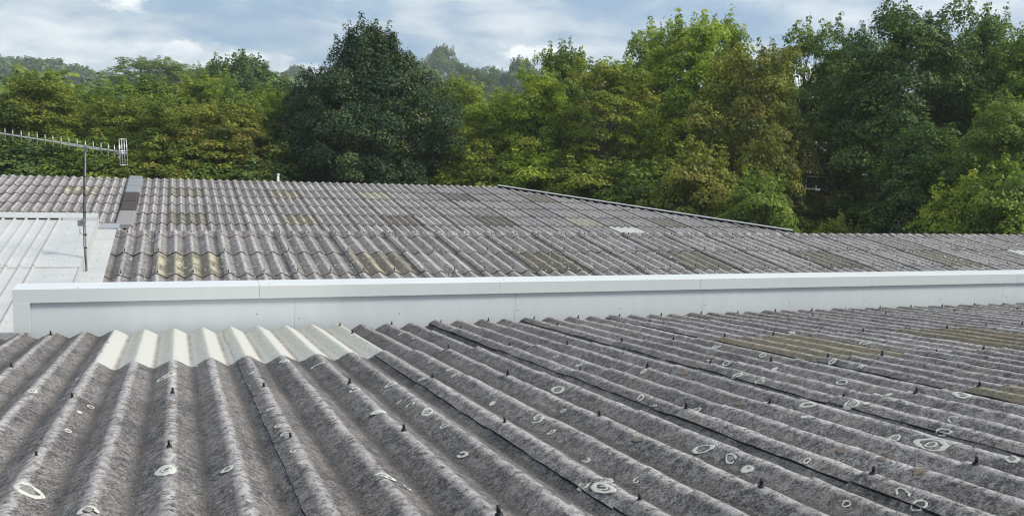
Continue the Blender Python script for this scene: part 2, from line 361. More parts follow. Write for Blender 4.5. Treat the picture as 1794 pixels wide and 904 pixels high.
def sheet_mesh(name, ncorr, L, dirn, mat, seed, ns=6, over=0.12, lift=0.010, sidelift=0.010, th=0.007, rough=0.0015, left=0.30, right=0.20, cut=None):
    """one corrugated sheet; x = 0 on its first crest, s = 0 at the upslope edge"""
    rg = random.Random(seed)
    us = usamples(-left, ncorr - 1 + 1 - left + right)
    ss = [-over + (L + over) * i / ns for i in range(ns + 1)]
    nu, nn = len(us), len(ss)
    top = []; hs = []; fl = []
    x0 = us[0]
    ph = [rg.uniform(0, 6.3) for _ in range(6)]
    for j, s in enumerate(ss):
        for i, u in enumerate(us):
            p = prof(u)
            su = s
            if j == nn - 1: su += rg.uniform(-.006, .006)
            dx = 0.0
            if i == 0: dx = rg.uniform(-.004, .004)
            sl = max(0.0, 1 - (u - x0) / 0.9)
            z = -SL * s - A_ * (1 - p) + lift * max(0, s) / L + sidelift * sl
            if rough: z += rough * (math.sin(7 * s + 5 * u + ph[0]) + math.sin(17 * s - 9 * u + ph[1])) + rg.uniform(-rough, rough)
            top.append((u * P_ + dx, dirn * su, z)); hs.append(p)
            fr = ((u + .5) % 1) - .5
            fl.append(.5 + max(-.5, min(.5, fr * 5)))
    vs = top + [(x, y, z - th) for x, y, z in top]
    n = len(top); fs = []; mi = []
    for j in range(nn - 1):
        for i in range(nu - 1):
            a = j * nu + i; fs.append((a, a + 1, a + nu + 1, a + nu)); mi.append(0)
            fs.append((n + a, n + a + nu, n + a + nu + 1, n + a + 1)); mi.append(0)
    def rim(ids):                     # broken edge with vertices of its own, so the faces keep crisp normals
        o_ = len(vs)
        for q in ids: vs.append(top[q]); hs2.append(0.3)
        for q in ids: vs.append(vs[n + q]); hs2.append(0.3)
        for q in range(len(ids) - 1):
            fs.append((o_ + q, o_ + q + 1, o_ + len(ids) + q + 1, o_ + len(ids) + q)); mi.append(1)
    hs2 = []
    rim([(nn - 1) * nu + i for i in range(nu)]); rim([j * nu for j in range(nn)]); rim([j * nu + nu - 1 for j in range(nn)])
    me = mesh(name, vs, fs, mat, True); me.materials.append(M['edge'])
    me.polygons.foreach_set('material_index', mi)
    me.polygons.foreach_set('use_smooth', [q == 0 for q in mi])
    at = me.attributes.new('h', 'FLOAT', 'POINT'); at.data.foreach_set('value', hs + hs + hs2)
    at = me.attributes.new('flank', 'FLOAT', 'POINT'); at.data.foreach_set('value', fl + fl + hs2)
    return me
def visible(x, y, z, mg):
    v = Vector((x, y, z - H)); d = v.dot(BF)
    if d < .2: return False
    px = 897 + 1584 * v.dot(BR) / d; py = 452 - 1584 * v.dot(BU) / d
    return -mg < px < 1794 + mg and -mg < py < 904 + mg
def anyvis(x0, x1, y0, y1, z, mg):
    return any(visible(x0 + (x1 - x0) * i / 4, y0 + (y1 - y0) * j / 3, z, mg) for i in range(5) for j in range(4))

# ---- foreground roof: falls away from the camera towards the parapet
FX, FY, FZ = 0.6179, 11.5347, -2.4928 + H
fore = empty('corrugated_roof', (FX, FY, FZ - 1.0), 'dark weathered corrugated cement roof in the foreground with white lichen rings and black bolt caps', 'roof')
FE = [0.0, -1.05, -2.80, -4.56, -6.31, -8.06, -9.81, -11.56, -13.3]
def shares(prefix, specs):
    return specs
_mc = {}
def getmesh(key, **kw):
    if key not in _mc: _mc[key] = sheet_mesh(**kw)
    return _mc[key]
rs = random.Random(3)
for col_ in range(-3, 12):
    k0 = col_ * 4
    glass = k0 in (-4, 0)
    for i in range(len(FE) - 1):
        e0, e1 = FE[i + 1], FE[i]
        if glass and i == 0: continue
        if glass and i == 1: e1 = 0.0
        L = e1 - e0
        x = FX + k0 * P_; y = FY + e0; z = FZ - SL * e0
        if not anyvis(x, x + 4 * P_, y, y + L, z, 420): continue
        olive = (k0, i) in ((16, 2), (24, 2), (16, 4))
        mt = 'fibre' if (glass and i == 1) else ('cem_olive_near' if olive else 'cem_near')
        near = i >= 3 and col_ < 7
        v = rs.randrange(4)
        lf, rt = .30, .20
        if mt == 'fibre': lf, rt = (.05, -.05) if k0 == -4 else (.30, .42)
        elif k0 == -8 and i < 2: rt = .34
        key = ('f', round(L, 2), mt, near, v, lf, rt)
        me = getmesh(key, name='roofing_sheet', ncorr=4, L=L, dirn=1, mat=M[mt], seed=hash((L, v)) % 999 if False else v + int(L * 10), ns=16 if near else 10,
                     left=lf, right=rt, lift=0.011, sidelift=0.005 if mt == 'fibre' else 0.011, th=0.003 if mt == 'fibre' else 0.012, rough=0.0 if mt == 'fibre' else 0.0022)
        if mt == 'fibre': me.materials[1] = M['fibre']
        o = link('rooflight_sheet' if mt == 'fibre' else 'roofing_sheet', me, fore, (k0 * P_ + rs.uniform(-.003, .003), e0, 1.0 - SL * e0 + rs.uniform(-.001, .001) - (.017 if k0 == 4 and i < 2 else 0)))
        if mt == 'fibre': o['label'] = 'white translucent rooflight sheet with green streaks'
        if olive: o['label'] = 'sheet covered in olive brown lichen'
# bolts with black caps
b = MB(); b.tube((0, 0, -.01), (0, 0, .010), .021, .017, 10); b.tube((0, 0, .010), (0, 0, .016), .017, .009, 10); b.tube((0, 0, .014), (0, 0, .046), .0095, .0085, 8)
bolt_me = b.make('roof_bolt', M['black'], True)
for row in (-.25, -1.10, -2.86, -4.62, -6.37, -8.12, -9.87):
    for k in range(-12, 46, 2):
        if row > -2 and -4 <= k <= 3: continue
        if row == -1.10 and k % 4: continue
        if row == -2.86 and -4 <= k <= 4: continue
        x = FX + k * P_; y = FY + row; z = FZ - SL * row
        if not visible(x, y, z, 60): continue
        o = link('roof_bolt', bolt_me, fore, (k * P_ + rs.uniform(-.008, .008), row + rs.uniform(-.02, .02), 1.0 - SL * row + .009))
        o.rotation_euler = (rs.uniform(-.14, .14), rs.uniform(-.14, .14), rs.uniform(0, 6)); sc = rs.uniform(.75, 1.05); o.scale = (sc, sc, sc)
# lichen rings grown on the cement
def drape(x, dd, lift):
    u = (x - FX) / P_; c = math.floor((u + .3) / 4); xl = u - 4 * c + .3
    i = next((i for i in range(len(FE) - 1) if dd > FE[i + 1]), 0)
    s = dd - FE[i + 1]; L = FE[i] - FE[i + 1]
    return (x - FX, dd, 1.0 - SL * dd - A_ * (1 - prof(u)) + .011 * s / L + .011 * max(0, 1 - xl / .9) + lift)
def ring(cx_, dd, r, mat, rg, solid=False, name='lichen_ring'):
    n = 44
    ex = rg.uniform(.75, 1.3); rot = rg.uniform(0, 3.1)
    ph = [rg.uniform(0, 6.3) for _ in range(4)]
    fin_ = rg.uniform(.48, .72) if not solid else 0.02
    gap0 = rg.uniform(0, 6.3); gapw = rg.choice([0, 0, 0, 0, .7, 1.8]) if not solid else 0
    vs, fs = [], []
    cols = [[] for _ in range(n)]
    for i in range(n):
        a = 2 * math.pi * i / n
        w = 1 + .13 * math.sin(2 * a + ph[0]) + .06 * math.sin(3 * a + ph[1]) + .035 * math.sin(7 * a + ph[2])
        inn = fin_ * (1 + .12 * math.sin(2 * a + ph[3]) + .06 * math.sin(5 * a + ph[2]))
        for q, (rr, lf) in enumerate(((w, 0.0), (w * .94, .0022), (w * (inn + .06), .0022), (w * inn, 0.0))):
            px_, py_ = rr * math.cos(a) * ex, rr * math.sin(a) / ex
            x = cx_ + r * (px_ * math.cos(rot) - py_ * math.sin(rot)) * .85; d = dd + r * (px_ * math.sin(rot) + py_ * math.cos(rot)) * 1.15
            vs.append(drape(x, d, lf + .0022))
    for i in range(n):
        a = 2 * math.pi * i / n
        if gapw and ((a - gap0) % (2 * math.pi)) < gapw: continue
        j = (i + 1) % n
        for q in range(3): fs.append((i * 4 + q, i * 4 + q + 1, j * 4 + q + 1, j * 4 + q))
    return link(name, mesh(name, vs, fs, mat, False), fore)
rg = random.Random(11)
M['faint'] = crustmat('grey_lichen_crust', (0.34, 0.335, 0.30), (0.17, 0.165, 0.16), 0.44, 0.56, 80.0)
RINGS=[(-0.658,-6.983,0.078),(-0.061,-6.845,0.073),(-0.088,-3.646,0.088),(0.235,-6.873,0.038),(0.926,-3.158,0.06),(1.202,-3.347,0.054),(-1.034,-4.139,0.064),(0.598,-6.224,0.032),(0.578,-5.964,0.026),(0.58,-5.428,0.024),(0.587,-6.68,0.023),(-0.368,-7.422,0.048),(-0.631,-5.6,0.028),(-0.581,-4.699,0.032),(1.265,-4.867,0.056),(1.263,-5.729,0.051),(1.582,-4.7,0.051),(1.546,-5.475,0.033),(1.514,-5.266,0.019),(1.58,-5.812,0.059),(1.576,-6.253,0.033),(1.5,-6.866,0.036),(2.237,-3.519,0.035),(2.245,-4.094,0.033),(2.208,-4.325,0.027),(1.884,-4.486,0.026),(2.232,-5.289,0.028),(2.158,-5.483,0.028),(2.827,-5.142,0.064),(2.22,-6.214,0.052),(2.517,-5.959,0.022),(2.176,-6.553,0.024),(2.133,-7.147,0.028),(2.174,-7.659,0.022),(2.091,-7.522,0.029),(1.857,-7.705,0.032),(1.895,-7.838,0.056),(3.555,-3.229,0.032),(3.517,-3.498,0.028),(3.509,-4.057,0.03),(3.19,-4.285,0.028),(3.855,-4.662,0.033),(3.884,-5.005,0.027),(3.204,-5.806,0.037),(0.958,-7.31,0.053),(1.051,-7.397,0.023),(5.489,-3.314,0.051),(4.853,-4.446,0.042),(4.512,-5.129,0.043),(4.508,-5.449,0.037),(5.138,-4.802,0.03),(5.514,-4.1,0.042),(5.836,-4.741,0.041),(5.835,-5.109,0.031),(5.171,-5.653,0.043),(4.2,-6.435,0.048),(4.52,-6.513,0.057),(4.561,-6.613,0.022),(3.469,-6.142,0.034),(2.839,-7.222,0.052),(2.853,-7.479,0.04),(2.833,-7.663,0.034),(4.14,-7.328,0.035),(4.169,-7.584,0.076),(4.492,-7.361,0.04),(4.838,-7.12,0.045),(4.221,-8.082,0.039),(2.858,-8.384,0.022),(3.196,-8.369,0.035),(3.169,-8.5,0.035),(3.188,-7.696,0.023),(5.54,-6.521,0.058),(7.167,-3.684,0.055),(7.136,-2.458,0.059)]
ORANGE=[(2.546,-6.979,0.024),(4.17,-4.81,0.041),(3.839,-6.13,0.03),(3.534,-7.561,0.028),(0.941,-6.484,0.017),(0.923,-5.99,0.019),(5.192,-2.094,0.049),(3.565,-7.839,0.024),(-0.044,-4.969,0.026),(3.552,-8.112,0.026)]
for x, d, r in RINGS:
    ring(x, d, r, M['lichen'], rg, solid=rg.random() < .08)
    if r > .024 and rg.random() < .55: ring(x, d, r * .55, M['faint'], rg, True)
    if r > .05 and rg.random() < .6: ring(x, d, r * .42, M['lichen'], rg)
for x, d, r in ORANGE: ring(x, d, r, M['orange'], rg, True, 'orange_lichen_patch')
for _ in range(110):
    x = rg.uniform(-1.5, 11.5); d = rg.uniform(-8.6, -.4)
    u = ((x - FX) / P_ + .5) % 1 - .5
    if abs(u) > .38 or (x < FX + 4 * P_ and x > FX - 4.3 * P_ and d > -2.9): continue
    if visible(x, FY + d, FZ - SL * d, 0): ring(x, d, rg.uniform(.008, .026), M['lichen'] if rg.random() < .85 else M['orange'], rg, rg.random() < .6)
g = MB(); g.box(-6, 16, .0, .13, -.34, -.30); g.obj('valley_gutter', M['galv'], fore, (0, 0, 1.0))
g = MB(); g.prism([(-6, 0), (16, 0), (16, .03), (-6, .03)], 0, 1)
vs = [(-6, -13.2, 1.0 + SL * 13.2 - .22), (16, -13.2, 1.0 + SL * 13.2 - .22), (16, 0, 1.0 - .22), (-6, 0, 1.0 - .22)]
link('light_blocker', mesh('light_blocker', vs + [(x, y, z - .1) for x, y, z in vs], [(0, 1, 2, 3), (7, 6, 5, 4), (0, 4, 5, 1), (1, 5, 6, 2), (2, 6, 7, 3), (3, 7, 4, 0)], M['dark']), fore)  # unseen sheet added under the roof to block light between the sheets
g = MB(); g.box(-6, 16, -.12, -.02, -FZ + .0, -.35); g.obj('wall', M['brick'], fore, (0, 0, 1.0))

# ---- middle roof: rises away from the parapet to its ridge
MX, MY, MZ = -1.0196, 21.6935, -2.5006 + H
midr = empty('corrugated_roof', (MX, MY, MZ - 1.0), 'grey corrugated cement roof just behind the white parapet with pale green lichen sheets', 'roof')
ME = [0.30, -1.64, -3.38, -5.12, -6.86, -8.6]
for c in range(-1, 24):
    k0 = 4 * c + 2 if c >= 0 else -2
    if k0 > 94: continue
    for i in range(5):
        up, dn = ME[i], ME[i + 1]; L = up - dn
        x = MX + k0 * P_; z = MZ + SL * up
        if not anyvis(x, x + 4 * P_, MY + dn, MY + up, z, 250): continue
        pat = k0 % 12 == 2 and i == 1
        white = k0 == 74 and i == 1
        mt = 'fibre_far' if white else (('cem_cream' if k0 in (2, 14) and False else 'cem_olive') if pat else 'cem_mid')
        if pat and k0 in (2, 14, 26): mt = 'cem_yellow'
        v = rs.randrange(4)
        me = getmesh(('m', round(L, 2), mt, v), name='roofing_sheet', ncorr=4, L=L, dirn=-1, mat=M[mt], seed=40 + v, ns=6, lift=.020, sidelift=.018, th=.010, rough=.0022)
        o = link('rooflight_sheet' if white else 'roofing_sheet', me, midr, (k0 * P_ + rs.uniform(-.005, .005), up, 1.0 + SL * up - .018 + rs.uniform(-.002, .002)))
        if pat: o['label'] = 'old rooflight sheet covered in pale green lichen'
        if white: o['label'] = 'clean white rooflight sheet'
def cap_mesh(name, amp_top, mat, seed, half=.34, n=4):
    us = usamples(-.35, n - .3); rows = []
    prof_s = [(0, 0.0, 1.0), (half * .55, SL * half * .55 + .004, 1.0), (half * .80, SL * half * .8 + .016, (1 + amp_top) / 2), (half, SL * half + .026, amp_top)]
    full = prof_s + [(2 * half - s, z, a) for s, z, a in prof_s[-2::-1]]
    rgx = random.Random(seed); vs = []; hs = []
    for s, z, a in full:
        for u in us:
            p = prof(u); vs.append((u * P_, s, z - A_ * (1 - p) * a - A_ * .0 * (1 - a) + .010 * max(0, 1 - (u + .35)) + rgx.uniform(-.002, .002))); hs.append(p)
    nu = len(us); n_ = len(vs); fs = []; mi = []
    vs2 = [(x, y, z - .012) for x, y, z in vs]
    for j in range(len(full) - 1):
        for i in range(nu - 1):
            q = j * nu + i; fs.append((q, q + 1, q + nu + 1, q + nu)); mi.append(0)
    for i in range(nu - 1):
        fs.append((i, n_ + i, n_ + i + 1, i + 1)); mi.append(1)
    for j in range(len(full) - 1):
        q = j * nu; fs.append((q, q + nu, n_ + q + nu, n_ + q)); mi.append(1)
        q += nu - 1; fs.append((q, n_ + q, n_ + q + nu, q + nu)); mi.append(1)
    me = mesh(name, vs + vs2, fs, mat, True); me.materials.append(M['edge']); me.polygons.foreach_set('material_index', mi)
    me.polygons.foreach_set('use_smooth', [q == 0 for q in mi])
    for nm in ('h', 'flank'):
        at = me.attributes.new(nm, 'FLOAT', 'POINT'); at.data.foreach_set('value', hs + hs)
    return me
caps = [cap_mesh('ridge_cap', .38, M['cem_mid'], 60 + i) for i in range(3)]
for c in range(0, 24):
    k0 = 4 * c + 2
    link('ridge_cap', caps[c % 3], midr, (k0 * P_, 0, 1.0 + rs.uniform(-.003, .003)))
link('ridge_cap', cap_mesh('ridge_cap', .38, M['cem_mid'], 66, n=3), midr, (-1 * P_, 0, 1.0))
# back slope of the middle roof, down to the valley behind it
for c in range(0, 24):
    k0 = 4 * c + 2
    me = getmesh(('mb', 0), name='roofing_sheet', ncorr=4, L=3.4, dirn=1, mat=M['cem_mid'], seed=44, ns=3, lift=.012, sidelift=.014, th=.010, rough=.002)
    link('roofing_sheet', me, midr, (k0 * P_, .42, 1.0 + SL * .26 - .018))
bm_ = MB()
for k in range(0, 94, 2):
    for dd, zz in ((.13, .02), (-1.57, .015), (-3.31, .015)):
        if dd == -1.57 and k % 4 == 0 and rs.random() < .4: continue
        x, y, z = k * P_ + rs.uniform(-.02, .02), dd, 1.0 + SL * dd + zz
        bm_.tube((x, y, z - .01), (x, y, z + .012), .018, .014, 6); bm_.tube((x, y, z + .01), (x, y, z + .05), .009, .008, 5)
o = bm_.obj('roof_bolt', M['black'], midr); o['kind'] = 'stuff'
# small white lichen crusts, too small to count
lb = MB()
def crust(mb, x, y, z, r, rg):
    n = rg.choice((5, 6, 7)); ex = rg.uniform(.5, 1.6)
    ps = [(x + r * math.cos(6.283 * i / n) * rg.uniform(.6, 1.2) * ex, y + r * math.sin(6.283 * i / n) * rg.uniform(.6, 1.2) * 1.5) for i in range(n)]
    o_ = len(mb.v)
    for px_, py_ in ps:
        mb.v.append((px_, py_, z(px_, py_) + .004))
    mb.v.append((x, y, z(x, y) + .009)); mb.f += [(o_ + i, o_ + (i + 1) % n, o_ + n) for i in range(n)]
zmid = lambda x, y: 1.0 + SL * y - A_ * (1 - prof(x / P_)) + .008
for _ in range(900):
    cxx, cyy = rg.uniform(0, 27), rg.uniform(-3.9, -.05)
    for _ in range(rg.choice((1, 1, 2, 4))):
        crust(lb, cxx + rg.gauss(0, .08), cyy + rg.gauss(0, .08), zmid, rg.uniform(.008, .024), rg)
o = lb.obj('lichen_crust', M['lichen'], midr); o['kind'] = 'stuff'
vs = [(-4, -9, 1 - SL * 9 - .26), (32, -9, 1 - SL * 9 - .26), (32, .34, 1 + SL * .34 - .26), (-4, .34, 1 + SL * .34 - .26), (32, 9.8, 1 - SL * 9.1 - .26), (-4, 9.8, 1 - SL * 9.1 - .26)]
link('light_blocker', mesh('light_blocker', vs, [(0, 1, 2, 3), (3, 2, 4, 5)], M['dark']), midr)  # added below the middle roof, only to stop light leaking through
g = MB(); g.box(32, 32.2, -9.5, 9.8, 1 - MZ, -.3); g.obj('wall', M['brick'], midr)

# ---- far roof with a slanting verge on its right
RX, RY, RZ = -6.4439, 42.9506, -2.4802 + H
farr = empty('corrugated_roof', (RX, RY, RZ - 1.0), 'far corrugated cement roof rising to a scalloped ridge below the trees with a slanting white verge', 'roof')
RE = [0.0, -2.13, -3.88, -5.63, -7.38, -9.13, -10.9]
VA = Vector((15.12 - RX, -.05)); VB = Vector((25.40 - RX, -10.1)); VD = (VB - VA).normalized()
VN = Vector((-VD.y, VD.x))          # points beyond the verge
def beyond(x, y): return (Vector((x, y)) - VA).dot(VN)
def cutmesh(me, ox, oy):
    me = me.copy(); bm = bmesh.new(); bm.from_mesh(me)
    co = Vector((VA.x - ox, VA.y - oy, 0))
    bmesh.ops.bisect_plane(bm, geom=bm.verts[:] + bm.edges[:] + bm.faces[:], plane_co=co, plane_no=(VN.x, VN.y, 0), clear_outer=True)
    bm.to_mesh(me); bm.free(); return me
for c in range(-2, 25):
    k0 = 4 * c - 1
    for i in range(6):
        up, dn = RE[i], RE[i + 1]; L = up - dn
        x0, x1 = (k0 - .3) * P_, (k0 + 4) * P_
        bs = [beyond(x, y) for x in (x0, x1) for y in (up + .12, dn)]
        if min(bs) > 0: continue
        if not anyvis(RX + x0, RX + x1, RY + dn, RY + up, RZ + SL * dn, 200): continue
        m12 = (k0 - 7) % 12 == 0
        mt = 'cem_far'
        if m12 and i in (1, 4): mt = 'cem_yellow' if k0 == 7 else 'cem_olive'
        if (k0, i) in ((31, 1), (31, 4)): mt = 'cem_yellow'
        if (k0, i) in ((43, 1), (67, 4)): mt = 'cem_cream'
        if (k0, i) in ((43, 4), (55, 1)): mt = 'cem_dark'
        if (k0, i) == (71, 5): mt = 'fibre_far'
        v = rs.randrange(4)
        me = getmesh(('r', round(L, 2), mt, v), name='roofing_sheet', ncorr=4, L=L, dirn=-1, mat=M[mt], seed=80 + v, ns=4, lift=.028, sidelift=.020, th=.014, rough=.002)
        ox, oy = k0 * P_ + rs.uniform(-.005, .005), up
        if max(bs) > 0: me = cutmesh(me, ox, oy)
        o = link('roofing_sheet', me, farr, (ox, oy, 1.0 + SL * up - .02 + rs.uniform(-.003, .003)))
        if mt == 'cem_cream': o['label'] = 'sheet bleached cream with lichen'
        if mt == 'cem_olive': o['label'] = 'old rooflight sheet with pale green lichen'
        if mt == 'fibre_far': o['label'] = 'clean pale rooflight sheet'; o.name = 'rooflight_sheet'
rc = [cap_mesh('ridge_cap', .85, M['cem_far'], 90 + i, half=.36) for i in range(3)]
for c in range(-2, 17):
    k0 = 4 * c - 1
    if k0 == 11:
        link('ridge_cap', cap_mesh('ridge_cap', .85, M['cem_far'], 95, half=.36, n=2), farr, (k0 * P_, -.38, 1 - SL * .36)); continue
    if k0 == 15:
        pass
    me = rc[c % 3]
    if beyond((k0 + 4) * P_, .3) > 0 or beyond((k0 + 4) * P_, -.38) > 0: me = cutmesh(me, k0 * P_, -.38)
    if me.vertices: link('ridge_cap', me, farr, (k0 * P_, -.38, 1 - SL * .36))
# box duct cover lying up the slope
fl_r = [(0.05, -.46, 'slate'), (-.46, -2.30, 'slate'), (-2.30, -3.82, 'slate'), (-3.82, -5.66, 'felt'), (-5.66, -7.45, 'felt'), (-7.45, -9.95, 'slab')]
for i, (a0, a1, mt) in enumerate(fl_r):
    w0 = .275 + (.012 if i % 2 else 0); poly = [(-w0, -.05), (-w0, .035), (-w0 + .05, .075), (w0 - .05, .075), (w0, .035), (w0, -.05)]
    n = len(poly); vs = []
    for (s, lf) in ((a0 + .1, -.004), (a1, .012 + .002 * i)):
        vs += [(x, s, 1 + SL * s + z + lf) for x, z in poly]
    fs = [tuple(range(n)), tuple(range(2 * n - 1, n - 1, -1))] + [(j, (j + 1) % n, n + (j + 1) % n, n + j) for j in range(n)]
    o = link('cover_slab', mesh('cover_slab', vs, fs, M[mt]), farr, (-1.68 - RX, 0, 0)); 
    if mt == 'felt': o['label'] = 'dark felted slab in the strip up the slope'
bm_ = MB()
for k in range(-3, 94, 2):
    for dd in RE[1:6]:
        if beyond(k * P_, dd + .06) > -.1: continue
        x, y, z = k * P_ + rs.uniform(-.02, .02), dd + .06, 1.0 + SL * (dd + .06) + .012
        bm_.tube((x, y, z - .01), (x, y, z + .045), .016, .010, 5)
o = bm_.obj('roof_bolt', M['black'], farr); o['kind'] = 'stuff'
def along(mb, z0, z1, w0, w1, t0, t1):
    a = VA + VD * t0; c = VA + VD * t1
    vs = []
    for q, base in ((a, 1 + SL * a.y), (c, 1 + SL * c.y)):
        for wv, zv in ((w0, z0), (w1, z0), (w1, z1), (w0, z1)):
            r_ = q + VN * wv; vs.append((r_.x, r_.y, base + zv))
    mb.add(vs, [(0, 1, 2, 3), (7, 6, 5, 4), (0, 4, 5, 1), (1, 5, 6, 2), (2, 6, 7, 3), (3, 7, 4, 0)])
LV = (VB - VA).length
for i in range(5):
    mb = MB(); along(mb, .055, .092, -.05, .09, LV * i / 5 + .01, LV * (i + 1) / 5 - .01); mb.obj('verge_trim', M['upvc'], farr)
    mb = MB(); along(mb, -.30, .047, .085, .10, LV * i / 5 + .01, LV * (i + 1) / 5 - .01); mb.obj('bargeboard', M['dark'], farr)
mb = MB(); along(mb, -6.0, -.32, .0, .07, 0, LV); mb.obj('wall', M['brick'], farr)
vs = [(-10, -10.9, 1 - SL * 10.9 - .3), (VB.x, -10.9, 1 - SL * 10.9 - .3), (VA.x, 0, .7), (-10, 0, .7), (VA.x, 9, .7 - SL * 9), (-10, 9, .7 - SL * 9)]
link('light_blocker', mesh('light_blocker', vs, [(0, 1, 2, 3), (3, 2, 4, 5)], M['dark']), farr)  # hidden light-blocking sheet added beneath the far roof
g = MB(); g.box(-10, VA.x, 8.8, 9, 1 - RZ, -.4); g.obj('wall', M['brick'], farr)

# ------------------------------------------------------------------ white parapet
par = empty('parapet_wall', (-1.79, 11.65, 4.2), 'long white metal clad parapet wall with flat coping crossing the view behind the foreground roof', 'wall')
px0, py0, pz0 = par.location
def rel(mb, name, mat, bevel=0):
    return mb.obj(name, mat, par, (-px0, -py0, -pz0), bevel=bevel)
zt = H - 1.99; zb = H - 2.155
xs = [-1.79, .976, 4.20, 7.42, 10.64, 13.86, 17.08, 20.3]
for i in range(len(xs) - 1):
    a, c = xs[i] + (.002 if i else 0), xs[i + 1] - .002
    o_ = .0012 * (i % 2)
    mb = MB()
    sec = [(11.650 - o_, zb), (11.646 - o_, zt - .004), (11.652 - o_, zt), (12.035, zt + .006 + o_), (12.040, zt), (12.040, zb), (12.030, zb), (12.030, zt - .012), (11.662, zt - .014), (11.662, zb)]
    n = len(sec); vs = [(a, y, z) for y, z in sec] + [(c, y, z) for y, z in sec]
    mb.add(vs, [tuple(range(n)), tuple(range(2 * n - 1, n - 1, -1))] + [(j, n + j, n + (j + 1) % n, (j + 1) % n) for j in range(n)])
    rel(mb, 'coping', M['white'])
xs = [-1.775, 1.42, 4.45, 7.50, 10.55, 13.6, 16.65, 19.7]
for i in range(len(xs) - 1):
    mb = MB(); mb.box(xs[i] + .0015, xs[i + 1] - .0015, 11.690, 11.99, H - 2.85, zt - .03); rel(mb, 'wall_panel', M['wallwhite'])
mb = MB(); mb.box(-1.79, -1.613, 11.648, 11.668, H - 2.508, zb + .001); mb.box(-1.79, -1.777, 11.668, 12.03, H - 2.508, zb + .001); rel(mb, 'end_trim', M['white'])
mb = MB(); mb.box(-1.792, -1.790, 11.655, 12.03, zb - .01, zt - .002); rel(mb, 'end_cap', M['white'])
rv = MB(); rv.tube((0, 0, 0), (0, -.006, 0), .009, .006, 8); rvm = rv.make('rivet', M['galv'], True)
for x, z in ((.95, -2.36), (1.48, -2.43), (2.8, -2.40), (4.49, -2.40), (6.1, -2.42), (7.55, -2.40), (9.1, -2.41), (10.6, -2.40), (12.2, -2.41), (13.7, -2.4)):
    link('rivet', rvm, par, (x - px0, 11.690 - py0, z + H - pz0))
for x, y in ((-1.52, 11.80), (-1.1, 11.66), (1.1, 11.74), (1.18, 11.9), (4.3, 11.8), (7.5, 11.8), (10.7, 11.8)):
    o = link('rivet', rvm, par, (x - px0, y - py0, zt + .003 - pz0)); o.rotation_euler = (-math.pi / 2, 0, 0)

# ------------------------------------------------------------------ white metal over-roof on the left
met = empty('metal_roof', (-1.65, MY, MZ), 'white ribbed metal roof laid over the old sheets at the left behind the parapet', 'roof')
def plate(mb, x0, x1, d0, d1, z, th=.02):
    vs = []
    for d in (d0, d1):
        for x, zz in ((x0, z), (x1, z), (x1, z - th), (x0, z - th)): vs.append((x, d, SL * d + zz))
    mb.add(vs, [(0, 1, 2, 3), (7, 6, 5, 4), (0, 4, 5, 1), (1, 5, 6, 2), (2, 6, 7, 3), (3, 7, 4, 0)])
UZ = .28
for (x1, x0) in ((0, -.74), (-.742, -1.83), (-1.832, -2.92), (-2.922, -4.01), (-4.012, -5.1), (-5.102, -6.2)):
    mb = MB(); plate(mb, x0, x1, .18, -3.88, UZ, .02); mb.obj('roof_panel', M['roofwhite'], met)
    mb = MB(); plate(mb, x0, x1, -3.80, -7.40, UZ - .006 - .016, .02); mb.obj('roof_panel', M['roofwhite'], met)
for i in range(26):
    x = -.74 - .2175 * i
    if x < -6: break
    for (d0, d1, zz) in ((.16, -3.87, UZ), (-3.89, -7.41, UZ - .02)):
        mb = MB(); vs = []
        for d in (d0, d1):
            for dx, dz_ in ((-.028, 0.001), (-.014, .042), (.014, .042), (.028, 0.001)): vs.append((x + dx, d, SL * d + zz + dz_))
        mb.add(vs, [(0, 1, 2, 3), (7, 6, 5, 4), (0, 4, 5, 1), (1, 5, 6, 2), (2, 6, 7, 3), (3, 7, 4, 0)])
        mb.obj('rib', M['roofwhite'], met)
mb = MB(); plate(mb, -6.2, .0, .62, .10, UZ + .055, .018); mb.obj('ridge_flashing', M['roofwhite'], met)
mb = MB(); plate(mb, -6.2, -.70, .17, .14, UZ + .034, .03); mb.obj('rib_gap_shade', M['dark'], met)  # dark strip painting in the shade of the open gaps between ribs
mb = MB(); plate(mb, -.69, 0, .14, .08, UZ + .04, .05); mb.obj('ridge_flashing', M['roofwhite'], met)
mb = MB(); plate(mb, -.004, .006, .55, -7.40, UZ + .001, .25); mb.obj('side_flashing', M['roofwhite'], met)
for d0, d1, zz in ((.28, -.75, .055), (-.70, -3.76, .050), (-3.70, -7.4, .045)):
    mb = MB(); plate(mb, .008, .385, d0, d1, zz, .012); mb.obj('roof_panel', M['roofwhite'], met)
mb = MB(); plate(mb, .008, .43, .72, .26, .085, .02); mb.obj('ridge_flashing', M['galv'], met)
mb = MB(); mb.box(-6.2, .4, -7.46, -7.42, SL * -7.4 + .02, SL * -7.4 + UZ - .02); mb.obj('eaves_flashing', M['galv'], met)
mb = MB(); mb.box(-6.2, .4, -9.95, -7.47, SL * -7.4 - .07, SL * -7.4 - .05); mb.obj('valley_gutter', M['galv'], met)
sc_ = MB(); sc_.tube((0, 0, -.002), (0, 0, .006), .011, .008, 6); scm = sc_.make('screw', M['mast'])
for d in [x * .62 - 6.9 for x in range(12)]:
    for x, zz in ((.19, .05), (.21, .05)) if int(d * 10) % 3 == 0 else ((.19, .05),): link('screw', scm, met, (x, d, SL * d + zz + .003))
    for x in (-.22, -.50): link('screw', scm, met, (x + rs.uniform(-.01, .01), d, SL * d + UZ + (.003 if d > -3.85 else -.017)))
for i in range(5):
    for d in (-.7, -2.3, -3.7, -5.4, -7.0): link('screw', scm, met, (-.85 - .2175 * i * 2, d, SL * d + UZ + (.003 if d > -3.85 else -.017)))

